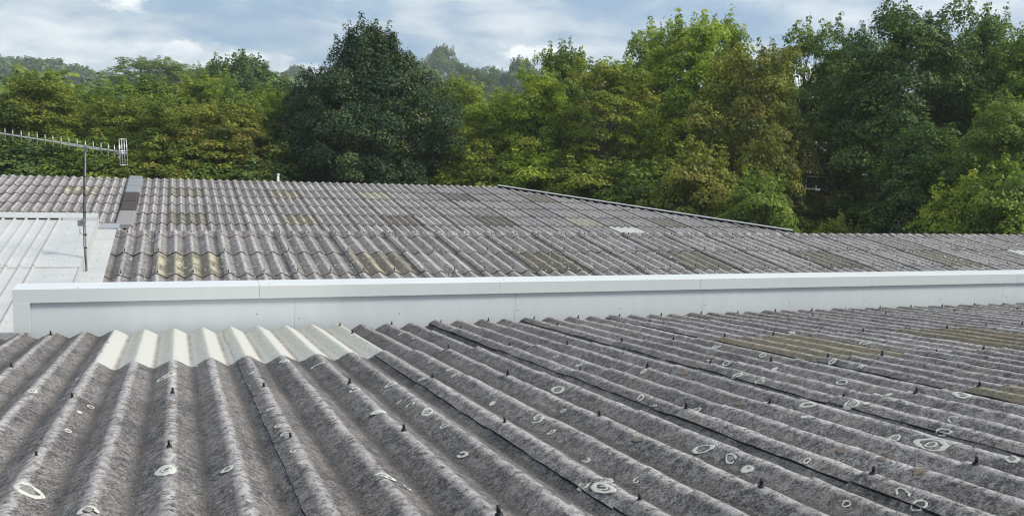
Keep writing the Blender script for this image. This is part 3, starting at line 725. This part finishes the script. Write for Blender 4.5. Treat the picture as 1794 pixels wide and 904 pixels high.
# ------------------------------------------------------------------ television aerial on its mast
def pt(px_, py_, D):
    return Vector((0, 0, H)) + (BF + BR * ((px_ - 897) / 1584) - BU * ((py_ - 452) / 1584)) * D
ant = empty('television_aerial', tuple(pt(153, 512, 16.9)), 'long grey television aerial with many rods on a thin mast rising behind the parapet', 'aerial')
ao = ant.location
def arel(mb, name, mat, smooth=True): return mb.obj(name, mat, ant, (-ao.x, -ao.y, -ao.z), smooth)
mb = MB(); m0, m1_, m2_ = pt(153, 515, 16.9), pt(149, 385, 16.95), pt(149.5, 250, 17)
mb.path([m0, m1_, m2_], [.018, .015, .012], 8); arel(mb, 'mast', M['mast'])
mb = MB(); mb.path([pt(151.5, 512, 16.75), pt(150.5, 470, 16.86), pt(147, 430, 16.88), pt(146.2, 380, 16.9), pt(147, 330, 16.93), pt(146.6, 290, 16.95), pt(148, 264, 16.96)], [.009] * 7, 6); arel(mb, 'cable', M['black'])
mb = MB(); mb.path([pt(140, 399, 16.8), pt(140, 408, 16.8), pt(146, 412, 16.84), pt(149, 414, 16.86)], [.007] * 4, 6); arel(mb, 'drip_loop', M['cable'])
mb = MB(); c_ = pt(143.5, 392, 16.84); mb.box(c_.x - .07, c_.x + .05, c_.y - .04, c_.y + .05, c_.z - .045, c_.z + .06); 
mb.box(c_.x - .0, c_.x + .06, c_.y - .05, c_.y + .10, c_.z + .02, c_.z + .10); arel(mb, 'amplifier_box', M['mast'], False)
for yy in (283, 310, 342, 372, 411, 434):
    mb = MB(); q = pt(148.2 + (yy - 342) * .02, yy, 16.93); mb.tube(q - Vector((0, 0, .010)), q + Vector((0, 0, .010)), .028, .028, 8); arel(mb, 'tape_band', M['black'])
aR, aL = pt(216, 267, 16.2), pt(-75, 222, 18.8)
bd = (aR - aL).normalized()
def onboom(px_):          # point of the boom seen at that column
    lo_, hi_ = 0.0, 1.0
    for _ in range(40):
        mid_ = (lo_ + hi_) / 2; q = aL.lerp(aR, mid_); v = q - Vector((0, 0, H)); x = 897 + 1584 * v.dot(BR) / v.dot(BF)
        if x < px_: lo_ = mid_
        else: hi_ = mid_
    return aL.lerp(aR, lo_)
mb = MB(); mb.path([aL, aR], [.013, .013], 4); arel(mb, 'boom', M['alu'], False)
mb = MB(); mb.path([onboom(108) - Vector((0, 0, .014)), onboom(174) - Vector((0, 0, .014))], [.016, .016], 4); arel(mb, 'boom_bracket', M['alu'], False)
mb = MB(); q = onboom(150); mb.box(q.x - .03, q.x + .03, q.y - .03, q.y + .03, q.z - .10, q.z + .02); arel(mb, 'clamp', M['mast'], False)
up = Vector((.0, 0, 1.0))
for x in [-48, -34, -20, -5.5] + [v * .1338 for v in (65, 168, 277, 380, 487, 590, 693, 800, 903, 1010, 1118, 1220, 1323, 1418, 1498)]:
    q = onboom(x); mb = MB(); mb.tube(q - up * .112, q + up * .112, .0058, .0058, 6); arel(mb, 'director', M['alu'])
    mb = MB(); mb.tube(q - up * .016, q + up * .016, .017, .017, 6); arel(mb, 'element_clip', M['mast'])
q = onboom(209.5); mb = MB()
for s_ in (-1, 1):
    mb.path([q + up * .02 * s_ + bd * -.018, q + up * .10 * s_ + bd * -.018, q + up * .122 * s_, q + up * .10 * s_ + bd * .018, q + up * .02 * s_ + bd * .018], [.006] * 5, 6)
arel(mb, 'dipole', M['alu'])
mb = MB(); mb.box(q.x - .05, q.x + .02, q.y - .02, q.y + .03, q.z - .05, q.z + .03); arel(mb, 'dipole_box', M['mast'], False)
# reflector: an open frame of rods, square to the boom
rx = bd.cross(up).normalized(); rc_ = onboom(220.5); tilt = (up + bd * -.06).normalized()
mb = MB()
for j in (-1, -.33, .33, 1): mb.tube(rc_ + rx * .075 * j - tilt * .23, rc_ + rx * .075 * j + tilt * .23, .0065, .0065, 5)
for z_ in (-.23, -.02, .02, .23): mb.tube(rc_ - rx * .08 + tilt * z_, rc_ + rx * .08 + tilt * z_, .008, .008, 5)
arel(mb, 'reflector', M['alu'])

# vent pipe behind the far ridge
vp = MB(); q = Vector((4.86, 44.3, 0)); q2 = pt(487.2, 304.5, 42.9)
vp.tube((q2.x, q2.y, H - 3.2), (q2.x, q2.y, q2.z - .09), .055, .055, 10); vp.tube((q2.x, q2.y, q2.z - .09), (q2.x, q2.y, q2.z), .066, .060, 10)
m_ = vp.make('vent_pipe', M['upvc'], True)
o = link('vent_pipe', m_); tag(o, 'short white vent pipe standing just above the far scalloped ridge', 'pipe')
# ------------------------------------------------------------------ trees
def crown_mesh(name, seed, R, Ht, nclump, per, leaf, shape, mat, cr=(.55, .95), flat=.5, inner=.25, gap=0.0):
    """thousands of small leaf faces gathered in boughs; base of the crown at z = 0"""
    r = np.random.default_rng(seed)
    t = r.random(nclump) ** .85
    az = r.random(nclump) * 2 * np.pi
    ph = r.random(6) * 6.28
    if shape == 'oval': env = R * np.clip(np.sin(np.pi * (t * .80 + .17)), 0.05, 1) ** .62
    elif shape == 'cone': env = R * np.minimum(1, 1.42 * np.clip(1.01 - t, .005, 1) ** .62)
    elif shape == 'dome': env = R * np.sqrt(np.clip(1 - (t * 1.0) ** 2.4, .02, 1))
    else: env = R * np.clip(np.sin(np.pi * (t * .72 + .24)), 0.05, 1) ** .5
    env = env * (1 + .20 * np.sin(3 * az + ph[0] + 5 * t) + .14 * np.sin(5 * az + ph[1] - 9 * t) + .10 * np.sin(9 * az + ph[2] + 13 * t))
    q = np.where(r.random(nclump) < inner, r.random(nclump) ** .5 * .7, .78 + .27 * r.random(nclump))
    cx_, cy_ = env * q * np.cos(az), env * q * np.sin(az)
    cz = t * Ht * (1 + .05 * np.sin(4 * az + ph[3]))
    if shape in ('oval', 'wide'):                     # a few leaders standing above the crown
        nl = max(3, nclump // 22); s_ = r.choice(nclump, nl)
        cz[s_] = Ht * (.90 + .17 * r.random(nl)); cx_[s_] = R * .62 * (r.random(nl) * 2 - 1); cy_[s_] = R * .62 * (r.random(nl) * 2 - 1)
    if gap:
        keep = (np.sin(cx_ * 1.7 + ph[4]) + np.sin(cz * 1.5 + ph[5]) + np.sin(cy_ * 1.3)) > -gap
        cx_, cy_, cz, t = cx_[keep], cy_[keep], cz[keep], t[keep]
    nc = len(cx_)
    rad = cr[0] + (cr[1] - cr[0]) * r.random(nc); rad *= np.where(t > .85, .75, 1)
    # leafy shoots standing out of the top and shoulders of the crown
    hi_ = np.argsort(cz + .35 * r.random(nc) * Ht)[-max(10, nc // 7):]; ex_ = []
    for i_ in hi_:
        dx_, dy_ = r.normal(size=2) * .22; L_ = .5 + r.random() * .75
        for q_ in (.45, .75, 1.0): ex_.append((cx_[i_] * 1.02 + dx_ * q_ + r.normal() * .05, cy_[i_] * 1.02 + dy_ * q_, cz[i_] + L_ * q_, .36 - .16 * q_))
    ex_ = np.array(ex_); cx_ = np.concatenate([cx_, ex_[:, 0]]); cy_ = np.concatenate([cy_, ex_[:, 1]]); cz = np.concatenate([cz, ex_[:, 2]]); rad = np.concatenate([rad, ex_[:, 3]]); t = np.concatenate([t, np.ones(len(ex_))]); nc = len(cx_)
    ctint = np.clip(.5 + .33 * r.normal(size=nc), 0, 1)
    cnt = np.maximum(12, (per * (rad / cr[1]) ** 2)).astype(int)
    ci = np.repeat(np.arange(nc), cnt); n = len(ci)
    # points in a flattened lens, thicker on top, edges drooping
    u = r.normal(size=(n, 3)); u /= np.linalg.norm(u, axis=1)[:, None]
    u[:, 2] = np.where(r.random(n) < .72, np.abs(u[:, 2]), u[:, 2])
    rr = rad[ci] * (.62 + .42 * r.random(n) ** .7)
    ox, oy = u[:, 0] * rr, u[:, 1] * rr
    oz = u[:, 2] * rr * flat - .28 * (ox ** 2 + oy ** 2) / rad[ci]
    stray = r.random(n) < .06
    oz += np.where(stray, r.random(n) * .35, 0); ox += np.where(stray, r.normal(size=n) * .18, 0)
    c = np.stack([cx_[ci] + ox, cy_[ci] + oy, cz[ci] + oz], 1)
    out = np.stack([cx_[ci], cy_[ci], np.zeros(n)], 1); out /= (np.linalg.norm(out, axis=1)[:, None] + 1e-3)
    nrm = np.array([0, 0, .6]) + out * .3 + u * .75 + r.normal(size=(n, 3)) * .5
    nrm /= np.linalg.norm(nrm, axis=1)[:, None]
    a = np.cross(nrm, r.normal(size=(n, 3))); a /= np.linalg.norm(a, axis=1)[:, None]; b_ = np.cross(nrm, a)
    sz = leaf * (.45 + 1.1 * r.random(n) ** 1.5)
    a = a * sz[:, None] * .60; b_ = b_ * (sz * .52)[:, None]; dr = np.array([0, 0, -1.0]) * (sz * .16)[:, None]
    V = np.stack([c - a + dr, c - b_ * .9 + a * .1, c + a + dr, c + b_ * .9 + a * .1], 1).reshape(-1, 3)
    me = bpy.data.meshes.new(name)
    me.vertices.add(4 * n); me.vertices.foreach_set('co', V.astype(np.float32).ravel())
    me.loops.add(4 * n); me.loops.foreach_set('vertex_index', np.arange(4 * n, dtype=np.int32))
    me.polygons.add(n); me.polygons.foreach_set('loop_start', np.arange(0, 4 * n, 4, dtype=np.int32))
    try: me.polygons.foreach_set('loop_total', np.full(n, 4, dtype=np.int32))
    except Exception: pass
    me.update(calc_edges=True)
    at = me.attributes.new('tint', 'FLOAT', 'FACE'); at.data.foreach_set('value', np.clip(r.random(n) * .8 + .2 * (u[:, 2] * .5 + .5), 0, 1).astype(np.float32))
    at = me.attributes.new('clump', 'FLOAT', 'FACE'); at.data.foreach_set('value', np.clip(ctint[ci] + r.normal(size=n) * .05, 0, 1).astype(np.float32))
    me.materials.append(mat)
    cl_ = [(float(cx_[i]), float(cy_[i]), float(cz[i])) for i in range(0, nc, max(1, nc // 46))]
    return me, cl_
def limbs(seed, base_h, Ht, cl, r0, th=1.0):
    """tapering limbs from the stem out to the boughs"""
    rg_ = random.Random(seed); mb = MB()
    for (x, y, z) in cl:
        s = max(.2, z * rg_.uniform(.25, .62)); st = Vector((0, 0, s)); en = Vector((x * .93, y * .93, z - .1))
        m1 = st.lerp(en, .45) + Vector((rg_.uniform(-.15, .15), rg_.uniform(-.15, .15), -.25 * th)); rr = r0 * (.28 - .16 * z / (Ht + .1))
        mb.path([st, m1, en], [rr, rr * .65, rr * .2], 4)
    return mb
def stem(seed, base_h, Ht, r0):
    rg_ = random.Random(seed); mb = MB(); pts = []; rs_ = []
    for i in range(9):
        z = -base_h + (base_h + Ht * .92) * i / 8
        pts.append(Vector((rg_.uniform(-.10, .10) * i / 3, rg_.uniform(-.10, .10) * i / 3, z))); rs_.append(r0 * (1.25 if i == 0 else 1.0 - .88 * i / 8))
    mb.path(pts, rs_, 8); return mb
# kinds: each a crown, limbs and trunk; trees of a kind share their meshes
KINDS = {}
def kind(key, seed, R, Ht, base_h, nclump, per, leaf, shape, r0=.20, **kw):
    per = int(per * 1.75); leaf *= .80
    me, cl = crown_mesh('crown', seed, R, Ht, nclump, per, leaf, shape, None or LF['green'], **kw)
    KINDS[key] = (me, limbs(seed, base_h, Ht, cl, r0).make('limbs', M['bark']), stem(seed, base_h, Ht, r0).make('trunk', M['bark'], True), R, Ht, base_h)
kind('maple_a', 1, 3.2, 9.0, 3.2, 260, 230, .155, 'oval', inner=.22)
kind('maple_b', 2, 3.4, 8.6, 3.4, 260, 240, .155, 'wide', inner=.22, cr=(.5, 1.05))
kind('maple_c', 3, 2.6, 9.5, 3.0, 220, 220, .150, 'oval', inner=.2, gap=2.0)
kind('thin_a', 4, 3.0, 9.5, 3.0, 190, 150, .150, 'wide', inner=.15, gap=1.3, cr=(.42, .75), r0=.32)
kind('thin_high', 14, 3.0, 6.9, 5.6, 130, 180, .150, 'wide', inner=.2, gap=1.9, cr=(.45, .85))
kind('oak', 5, 5.6, 13.2, 2.2, 760, 220, .150, 'cone', r0=.34, inner=.25, cr=(.55, 1.05), flat=.75)
kind('dark_a', 6, 3.9, 11.0, 2.6, 340, 230, .160, 'oval', r0=.28, inner=.25, cr=(.55, 1.1), flat=.6, gap=2.4)
kind('dome', 7, 4.2, 6.5, 3.5, 240, 170, .22, 'dome', r0=.3, inner=.25, cr=(.6, 1.1), flat=.7)
kind('spruce', 8, 2.0, 9.0, 1.5, 120, 80, .2, 'cone', r0=.2, inner=.1, cr=(.4, .7))
kind('bush', 9, 2.1, 4.4, 1.6, 120, 190, .150, 'wide', r0=.09, inner=.2, cr=(.45, .85))
_cm = {}
def tree(kd, px_, top, D, leafk, label, wpx=None, name='broadleaf_tree', cat='tree', group=None, rot=None, zbase=0.0, hs=None, seed=0):
    """stand a tree on the ground so that its top reaches the row `top` of the photograph"""
    crown, lim, trk, R, Ht, bh = KINDS[kd]
    q = pt(px_, top, D); zg = hillz(q.x, q.y)
    total = q.z - zg
    sz = total / (Ht * 1.12 + bh)
    w = sz if wpx is None else (wpx * 1.12 / 1584 * D) / (2 * R)
    o = empty(name, (q.x, q.y, zg), label, cat, group)
    o.rotation_euler = (0, 0, (px_ * 1.7 + top) % 6.28 if rot is None else rot)
    for nm, me in (('crown', crown), ('limbs', lim), ('trunk', trk)):
        c = link(nm, me, o, (0, 0, bh * sz)); c.scale = (w, w, sz)
        if nm == 'crown': c.material_slots[0].link = 'OBJECT'; c.material_slots[0].material = LF[leafk]
    return o
T = [
 # kind, px, top, D, leaves, label, width px
 ('maple_b', -25, 168, 60, 'green', 'green broadleaf tree cut by the left edge of the photo behind the aerial rods', 150),
 ('maple_a', 68, 132, 61, 'olive', 'tall olive green tree above the left end of the aerial', 165),
 ('maple_c', 150, 150, 70, 'green', 'narrow green tree behind the gap between the two leftmost olive trees', 120),
 ('maple_b', 205, 168, 59, 'olive', 'yellowish olive tree right above the aerial reflector', 150),
 ('maple_a', 262, 140, 72, 'green', 'green tree rising behind the yellowish tree above the reflector', 130),
 ('maple_b', 312, 176, 57, 'olive', 'golden olive tree in front, halfway between the reflector and the vent pipe', 150),
 ('maple_c', 352, 128, 70, 'olive', 'taller thin olive tree right of the pale distant crown on the left', 125),
 ('maple_a', 402, 182, 56, 'brown', 'bronzed autumn-tinged tree left of the vent pipe', 160),
 ('maple_b', 432, 150, 66, 'green', 'mid green tree under the round dark distant crown', 130),
 ('maple_a', 497, 158, 62, 'bright', 'bright yellow-green tree against the left side of the big dark oak', 110),
 ('dark_a', 556, 118, 60, 'dark', 'dark tree forming the left shoulder of the big dark oak', 130),
 ('oak', 655, 28, 57, 'dark', 'very large dark green cone shaped oak, the tallest tree left of centre', 244),
 ('dark_a', 762, 168, 62, 'dark', 'dark tree at the right foot of the big dark oak', 105),
 ('maple_b', 805, 136, 82, 'olive', 'soft green rounded tree just right of the big oak under the domed far crown', 140),
 ('maple_a', 866, 178, 60, 'bright', 'bright lime tree just right of the oak with a dark straight trunk', 140),
 ('maple_b', 908, 158, 68, 'bright', 'lime green tree behind, left of the first tall yellow-green tree', 110),
 ('maple_c', 945, 120, 58, 'bright', 'slim lime tree above the left end of the slanting verge', 110),
 ('maple_a', 985, 82, 66, 'green', 'tall green tree with yellow tips left of the wide greyish tree', 110),
 ('thin_a', 1075, 105, 56, 'olive', 'wide airy olive tree with many bare grey branches showing', 175),
 ('maple_b', 1060, 100, 72, 'bright', 'bright tree behind the airy tree with bare grey branches', 190),
 ('maple_a', 1150, 62, 68, 'green', 'green tree between the airy tree and the tall lime crown', 130),
 ('maple_a', 1215, 32, 61, 'bright', 'tallest lime green crown right of centre', 175),
 ('maple_c', 1268, 28, 64, 'bright', 'slender lime tree at the right shoulder of the tallest lime crown', 105),
 ('maple_b', 1318, 78, 53, 'brown', 'large bronzed olive tree in front between the lime crown and the house', 165),
 ('maple_c', 1358, 88, 64, 'olive', 'olive tree behind the left end of the house roof', 90),
 ('thin_high', 1420, 44, 58, 'green', 'tall airy green tree standing in front of the tiled house roof', 150),
 ('maple_c', 1468, 84, 84, 'green', 'slim green tree rising behind the house roof', 120),
 ('thin_high', 1508, 54, 57, 'deep', 'airy deep green tree with sky showing through its top, left of the tallest right-hand tree', 130),
 ('dark_a', 1600, -4, 52, 'deep', 'tallest dark tree of the right-hand group running out of the top', 215),
 ('dark_a', 1672, 60, 60, 'dark', 'dark tree between the two tallest crowns at the right', 150),
 ('dark_a', 1738, 14, 54, 'deep', 'big deep green tree near the right edge with gaps of sky', 175),
 ('maple_a', 1822, 52, 50, 'green', 'green tree cut by the right edge of the photo', 170),
 ('maple_b', 1768, 172, 42, 'green', 'near light green tree low at the right edge', 175),
 ('maple_c', 1640, 215, 46, 'deep', 'low dark tree in front of the tallest right-hand tree', 150),
 ('thin_a', 1482, 205, 62, 'deep', 'airy low tree whose twigs veil the right part of the house', 95),
 ('maple_b', 1575, 215, 50, 'deep', 'low deep green tree right of the house roof', 95),
]
for kd, px_, top, D, lk, lab, w in T:
    tree(kd, px_, top, D, lk, lab, w)
B = [
 (1225, 262, 48, 'brown', 'low bronzed bush beyond the right half of the slanting verge', 130),
 (1330, 310, 45, 'green', 'low olive bush where the slanting verge meets the middle ridge', 110),
 (1352, 240, 50, 'brown', 'rounded bronze bush left of the house window', 90),
 (1468, 388, 44, 'olive', 'small olive bush peeping over the ridge right of the house window', 70),
 (1400, 385, 50, 'green', 'dark low bush below the house window', 110),
 (1598, 300, 46, 'deep', 'deep green bush hiding the right corner of the house', 120),
 (1560, 378, 50, 'deep', 'low shrub in the shade right of the white porch', 90),
 (1508, 340, 52, 'deep', 'dark green shrub against the brick wall right of the house window', 90),
 (1428, 346, 54, 'green', 'low green shrub right below the house window', 75),
 (1690, 322, 41, 'bright', 'light green bush low in front of the dark right-hand trees', 120),
 (1775, 300, 39, 'green', 'mid green bush at the lower right edge of the trees', 130),
 (1640, 352, 43, 'dark', 'dark bush left of the light green one', 110),
 (1130, 290, 52, 'green', 'green bush beyond the middle of the slanting verge', 140),
 (1030, 280, 54, 'olive', 'olive bush beyond the slanting verge, left of the green one', 140),
 (930, 268, 56, 'bright', 'lime bush just beyond the top of the slanting verge', 130),
 (840, 262, 57, 'olive', 'olive bush beyond the far ridge right of the oak', 130),
 (50, 250, 56, 'deep', 'deep green bush behind the aerial rods at the left', 160),
 (165, 248, 56, 'green', 'green bush behind the aerial mast top', 150),
 (270, 262, 55, 'olive', 'olive bush beyond the far ridge right of the reflector', 150),
 (370, 262, 55, 'green', 'green bush beyond the far ridge left of the vent pipe', 150),
 (470, 262, 56, 'deep', 'dark bush behind the vent pipe', 140),
]
for px_, top, D, lk, lab, w in B:
    tree('bush', px_, top, D, lk, lab, w, 'bush', 'bush')
# second belt behind, closing the view between the trunks
for i in range(24):
    px_ = -60 + i * 82; D = 82 + (i * 37) % 22
    if 1330 < px_ < 1560: D += 25
    top = 172 + (i * 53) % 40 - (26 if px_ > 950 else 0)
    if 1330 < px_ < 1560: top = 190
    tree(('maple_b', 'dark_a', 'maple_a')[i % 3], px_, top, D, ('green', 'deep', 'olive', 'green')[i % 4],
         'green tree of the second belt, mostly hidden behind the front row of trees', 175, group='hidden belt of trees behind the front row')
# far trees that stand out on the skyline
F = [
 ('dome', 775, 82, 640, 'deep', 'hazy domed crown rising on the skyline right of the big oak', 66),
 ('dome', 428, 98, 135, 'deep', 'dark round-topped tree on the skyline between reflector and oak', 150),
 ('thin_a', 250, 98, 200, 'green', 'open pale crowned tree on the skyline above the reflector', 120),
 ('thin_a', 308, 108, 190, 'green', 'thin distant tree right of the open pale crown', 110),
 ('dome', 372, 112, 170, 'green', 'distant tree left of the dark round-topped one', 80),
 ('spruce', 103, 102, 800, 'deep', 'pointed spruce standing up from the blue hill at the left', 22),
 ('dark_a', 826, 113, 420, 'deep', 'blue-green distant tree right of the domed crown', 90),
 ('dome', 915, 104, 480, 'deep', 'hazy distant tree left of the tall yellow-tipped tree', 80),
 ('dome', 868, 122, 520, 'deep', 'low hazy tree between the two hazy crowns', 70),
 ('dome', 742, 108, 500, 'deep', 'faint distant crown touching the right side of the oak', 60),
 ('dome', 520, 116, 800, 'deep', 'faint blue crown just left of the big oak', 50),
 ('thin_a', 480, 128, 170, 'olive', 'sparse brownish distant tree left of the oak', 60),
]
for kd, px_, top, D, lk, lab, w in F:
    tree(kd, px_, top, D, lk, lab, w)
# woods covering the distant hills: one mass
def wood(seed, n, a0, a1, d0, d1, leafk, hgt, k_=1.0):
    r = np.random.default_rng(seed)
    V = []; tint = []; cl = []
    for _ in range(n):
        a = math.radians(r.uniform(a0, a1)); d = math.sqrt(r.uniform(d0 * d0, d1 * d1))
        x, y = d * math.sin(a), d * math.cos(a); z = hillz(x, y); R = r.uniform(2.6, 5.0) * k_; hh = hgt * r.uniform(.75, 1.25)
        m = 190; u = r.normal(size=(m, 3)); u /= np.linalg.norm(u, axis=1)[:, None]
        rr = (.75 + .35 * r.random(m)) * (1 + .22 * np.sin(6 * u[:, 0] + 5 * u[:, 1] + _))
        c = np.array([x, y, z + hh * .62]) + u * rr[:, None] * np.array([R, R, hh * .42])
        nr = u + r.normal(size=(m, 3)) * .5 + np.array([0, 0, .4]); nr /= np.linalg.norm(nr, axis=1)[:, None]
        t1 = np.cross(nr, r.normal(size=(m, 3))); t1 /= np.linalg.norm(t1, axis=1)[:, None]; t2 = np.cross(nr, t1)
        s = (.55 + .75 * r.random((m, 1))) * k_
        V.append(np.stack([c - t1 * s, c - t2 * s * .8, c + t1 * s, c + t2 * s * .8], 1).reshape(-1, 3))
        tint.append(r.random(m)); cl.append(np.full(m, r.random()))
    V = np.concatenate(V); k = len(V) // 4
    me = bpy.data.meshes.new('distant_woodland'); me.vertices.add(4 * k); me.vertices.foreach_set('co', V.astype(np.float32).ravel())
    me.loops.add(4 * k); me.loops.foreach_set('vertex_index', np.arange(4 * k, dtype=np.int32))
    me.polygons.add(k); me.polygons.foreach_set('loop_start', np.arange(0, 4 * k, 4, dtype=np.int32)); me.update(calc_edges=True)
    for nm, arr in (('tint', tint), ('clump', cl)):
        at = me.attributes.new(nm, 'FLOAT', 'FACE'); at.data.foreach_set('value', np.concatenate(arr).astype(np.float32))
    me.materials.append(LF[leafk]); o = link('distant_woodland', me); o['kind'] = 'stuff'; return o
wood(21, 900, -16, 14, 700, 1050, 'deep', 14, 1.7)
wood(23, 700, 14, 56, 560, 1000, 'deep', 14, 1.9)
wood(22, 380, -18, 56, 135, 300, 'green', 10)

# ------------------------------------------------------------------ house behind the right-hand trees
hq = pt(1465, 297, 70); yaw_h = math.radians(-20)
house = empty('brick_house', (hq.x, hq.y, 0), 'red brick house with brown tiled roof and white windows half hidden behind the right-hand trees', 'house')
house.rotation_euler = (0, 0, yaw_h)
HE = hq.z - .25          # eaves height
W2 = 4.6
g = MB(); g.box(-W2, W2, 0, 7, 0, HE); g.obj('wall', M['brick'], house)
g = MB(); g.prism([(-.2, HE), (.2, HE), (.2, HE + .1)], 0, .1)
rise, run = 2.3, 3.7
nrow = 15
for i in range(nrow):
    z0 = HE + .02 + rise * i / nrow; z1 = HE + .02 + rise * (i + 1.25) / nrow; y0 = -.35 + run * i / nrow; y1 = -.35 + run * (i + 1.25) / nrow
    mb = MB(); xx = W2 + .3
    mb.add([(-xx, y0, z0 + .07), (xx, y0, z0 + .07), (xx, y1, z1), (-xx, y1, z1), (-xx, y0, z0), (xx, y0, z0), (xx, y1, z1 - .07), (-xx, y1, z1 - .07)],
           [(0, 1, 2, 3), (7, 6, 5, 4), (0, 4, 5, 1), (1, 5, 6, 2), (2, 6, 7, 3), (3, 7, 4, 0)])
    mb.obj('tile_course', M['tile'], house)
g = MB(); g.add([(-W2 - .3, 3.35, HE + rise), (W2 + .3, 3.35, HE + rise), (W2 + .3, 7.3, HE), (-W2 - .3, 7.3, HE)], [(0, 1, 2, 3)]); g.obj('roof', M['tile'], house)
for s_ in (-1, 1):
    g = MB(); g.add([(s_ * W2, 0, HE), (s_ * W2, 7, HE), (s_ * W2, 3.4, HE + rise - .1), (s_ * (W2 - .1), 0, HE), (s_ * (W2 - .1), 7, HE), (s_ * (W2 - .1), 3.4, HE + rise - .1)], [(0, 1, 2), (5, 4, 3), (0, 3, 4, 1), (1, 4, 5, 2), (2, 5, 3, 0)]); g.obj('gable', M['brick'], house)
g = MB(); g.box(2.6, 3.3, 2.9, 3.6, HE + 1.8, HE + rise + .9); g.obj('chimney', M['brick'], house)
g = MB(); g.box(-W2 - .3, W2 + .3, -.40, -.30, HE - .12, HE + .05); g.obj('gutter', M['upvc'], house)
for xc, zc, ww, hh in ((-1.45, HE - .85, 1.7, 1.05), (2.2, HE - 1.0, 1.5, 1.15), (-2.4, HE - 3.6, 1.8, 1.3)):
    f_ = MB()
    for (a, c, d_, e_) in ((-ww / 2, ww / 2, -hh / 2, -hh / 2 + .10), (-ww / 2, ww / 2, hh / 2 - .10, hh / 2), (-ww / 2, -ww / 2 + .09, -hh / 2, hh / 2), (ww / 2 - .09, ww / 2, -hh / 2, hh / 2), (-.05, .05, -hh / 2, hh / 2)):
        f_.box(xc + a, xc + c, -.06, -.005, zc + d_, zc + e_)
    w_ = f_.obj('window', M['upvc'], house)
    g = MB(); g.box(xc - ww / 2 + .05, xc + ww / 2 - .05, -.03, -.01, zc - hh / 2 + .05, zc + hh / 2 - .05); g.obj('pane', M['glass'], w_)
    g = MB(); g.box(xc - ww / 2 - .06, xc + ww / 2 + .06, -.14, -.062, zc - hh / 2 - .07, zc - hh / 2); g.obj('sill', M['upvc'], w_)
g = MB(); g.add([(1.9, -2.2, HE - 3.10), (4.6, -2.2, HE - 3.10), (4.6, -.01, HE - 2.30), (1.9, -.01, HE - 2.30), (1.9, -2.2, HE - 3.30), (4.6, -2.2, HE - 3.30), (4.6, -.01, HE - 2.50), (1.9, -.01, HE - 2.50)],
                [(0, 1, 2, 3), (7, 6, 5, 4), (0, 4, 5, 1), (1, 5, 6, 2), (2, 6, 7, 3), (3, 7, 4, 0)]); g.obj('porch_roof', M['upvc'], house)
for x in (1.98, 4.45):
    g = MB(); g.box(x, x + .1, -2.15, -2.05, 0, HE - 3.31); g.obj('porch_post', M['upvc'], house)

# ------------------------------------------------------------------ haze
hz = MB(); hz.box(-600, 1200, -40, 1110, -1.0, 125.0)
hm = bpy.data.materials.new('haze'); hm.use_nodes = True; ht = hm.node_tree; ht.nodes.clear()
vol = N(ht, 'ShaderNodeVolumePrincipled'); vol.inputs['Color'].default_value = (0.88, 0.94, 1.0, 1); vol.inputs['Density'].default_value = 0.00032
vol.inputs['Anisotropy'].default_value = 0.2
ho = N(ht, 'ShaderNodeOutputMaterial'); LK(ht, vol.outputs[0], ho.inputs['Volume'])
o = hz.obj('haze', hm); o['kind'] = 'stuff'
S.cycles.volume_bounces = 1
S.cycles.max_bounces = 6; S.cycles.transparent_max_bounces = 8
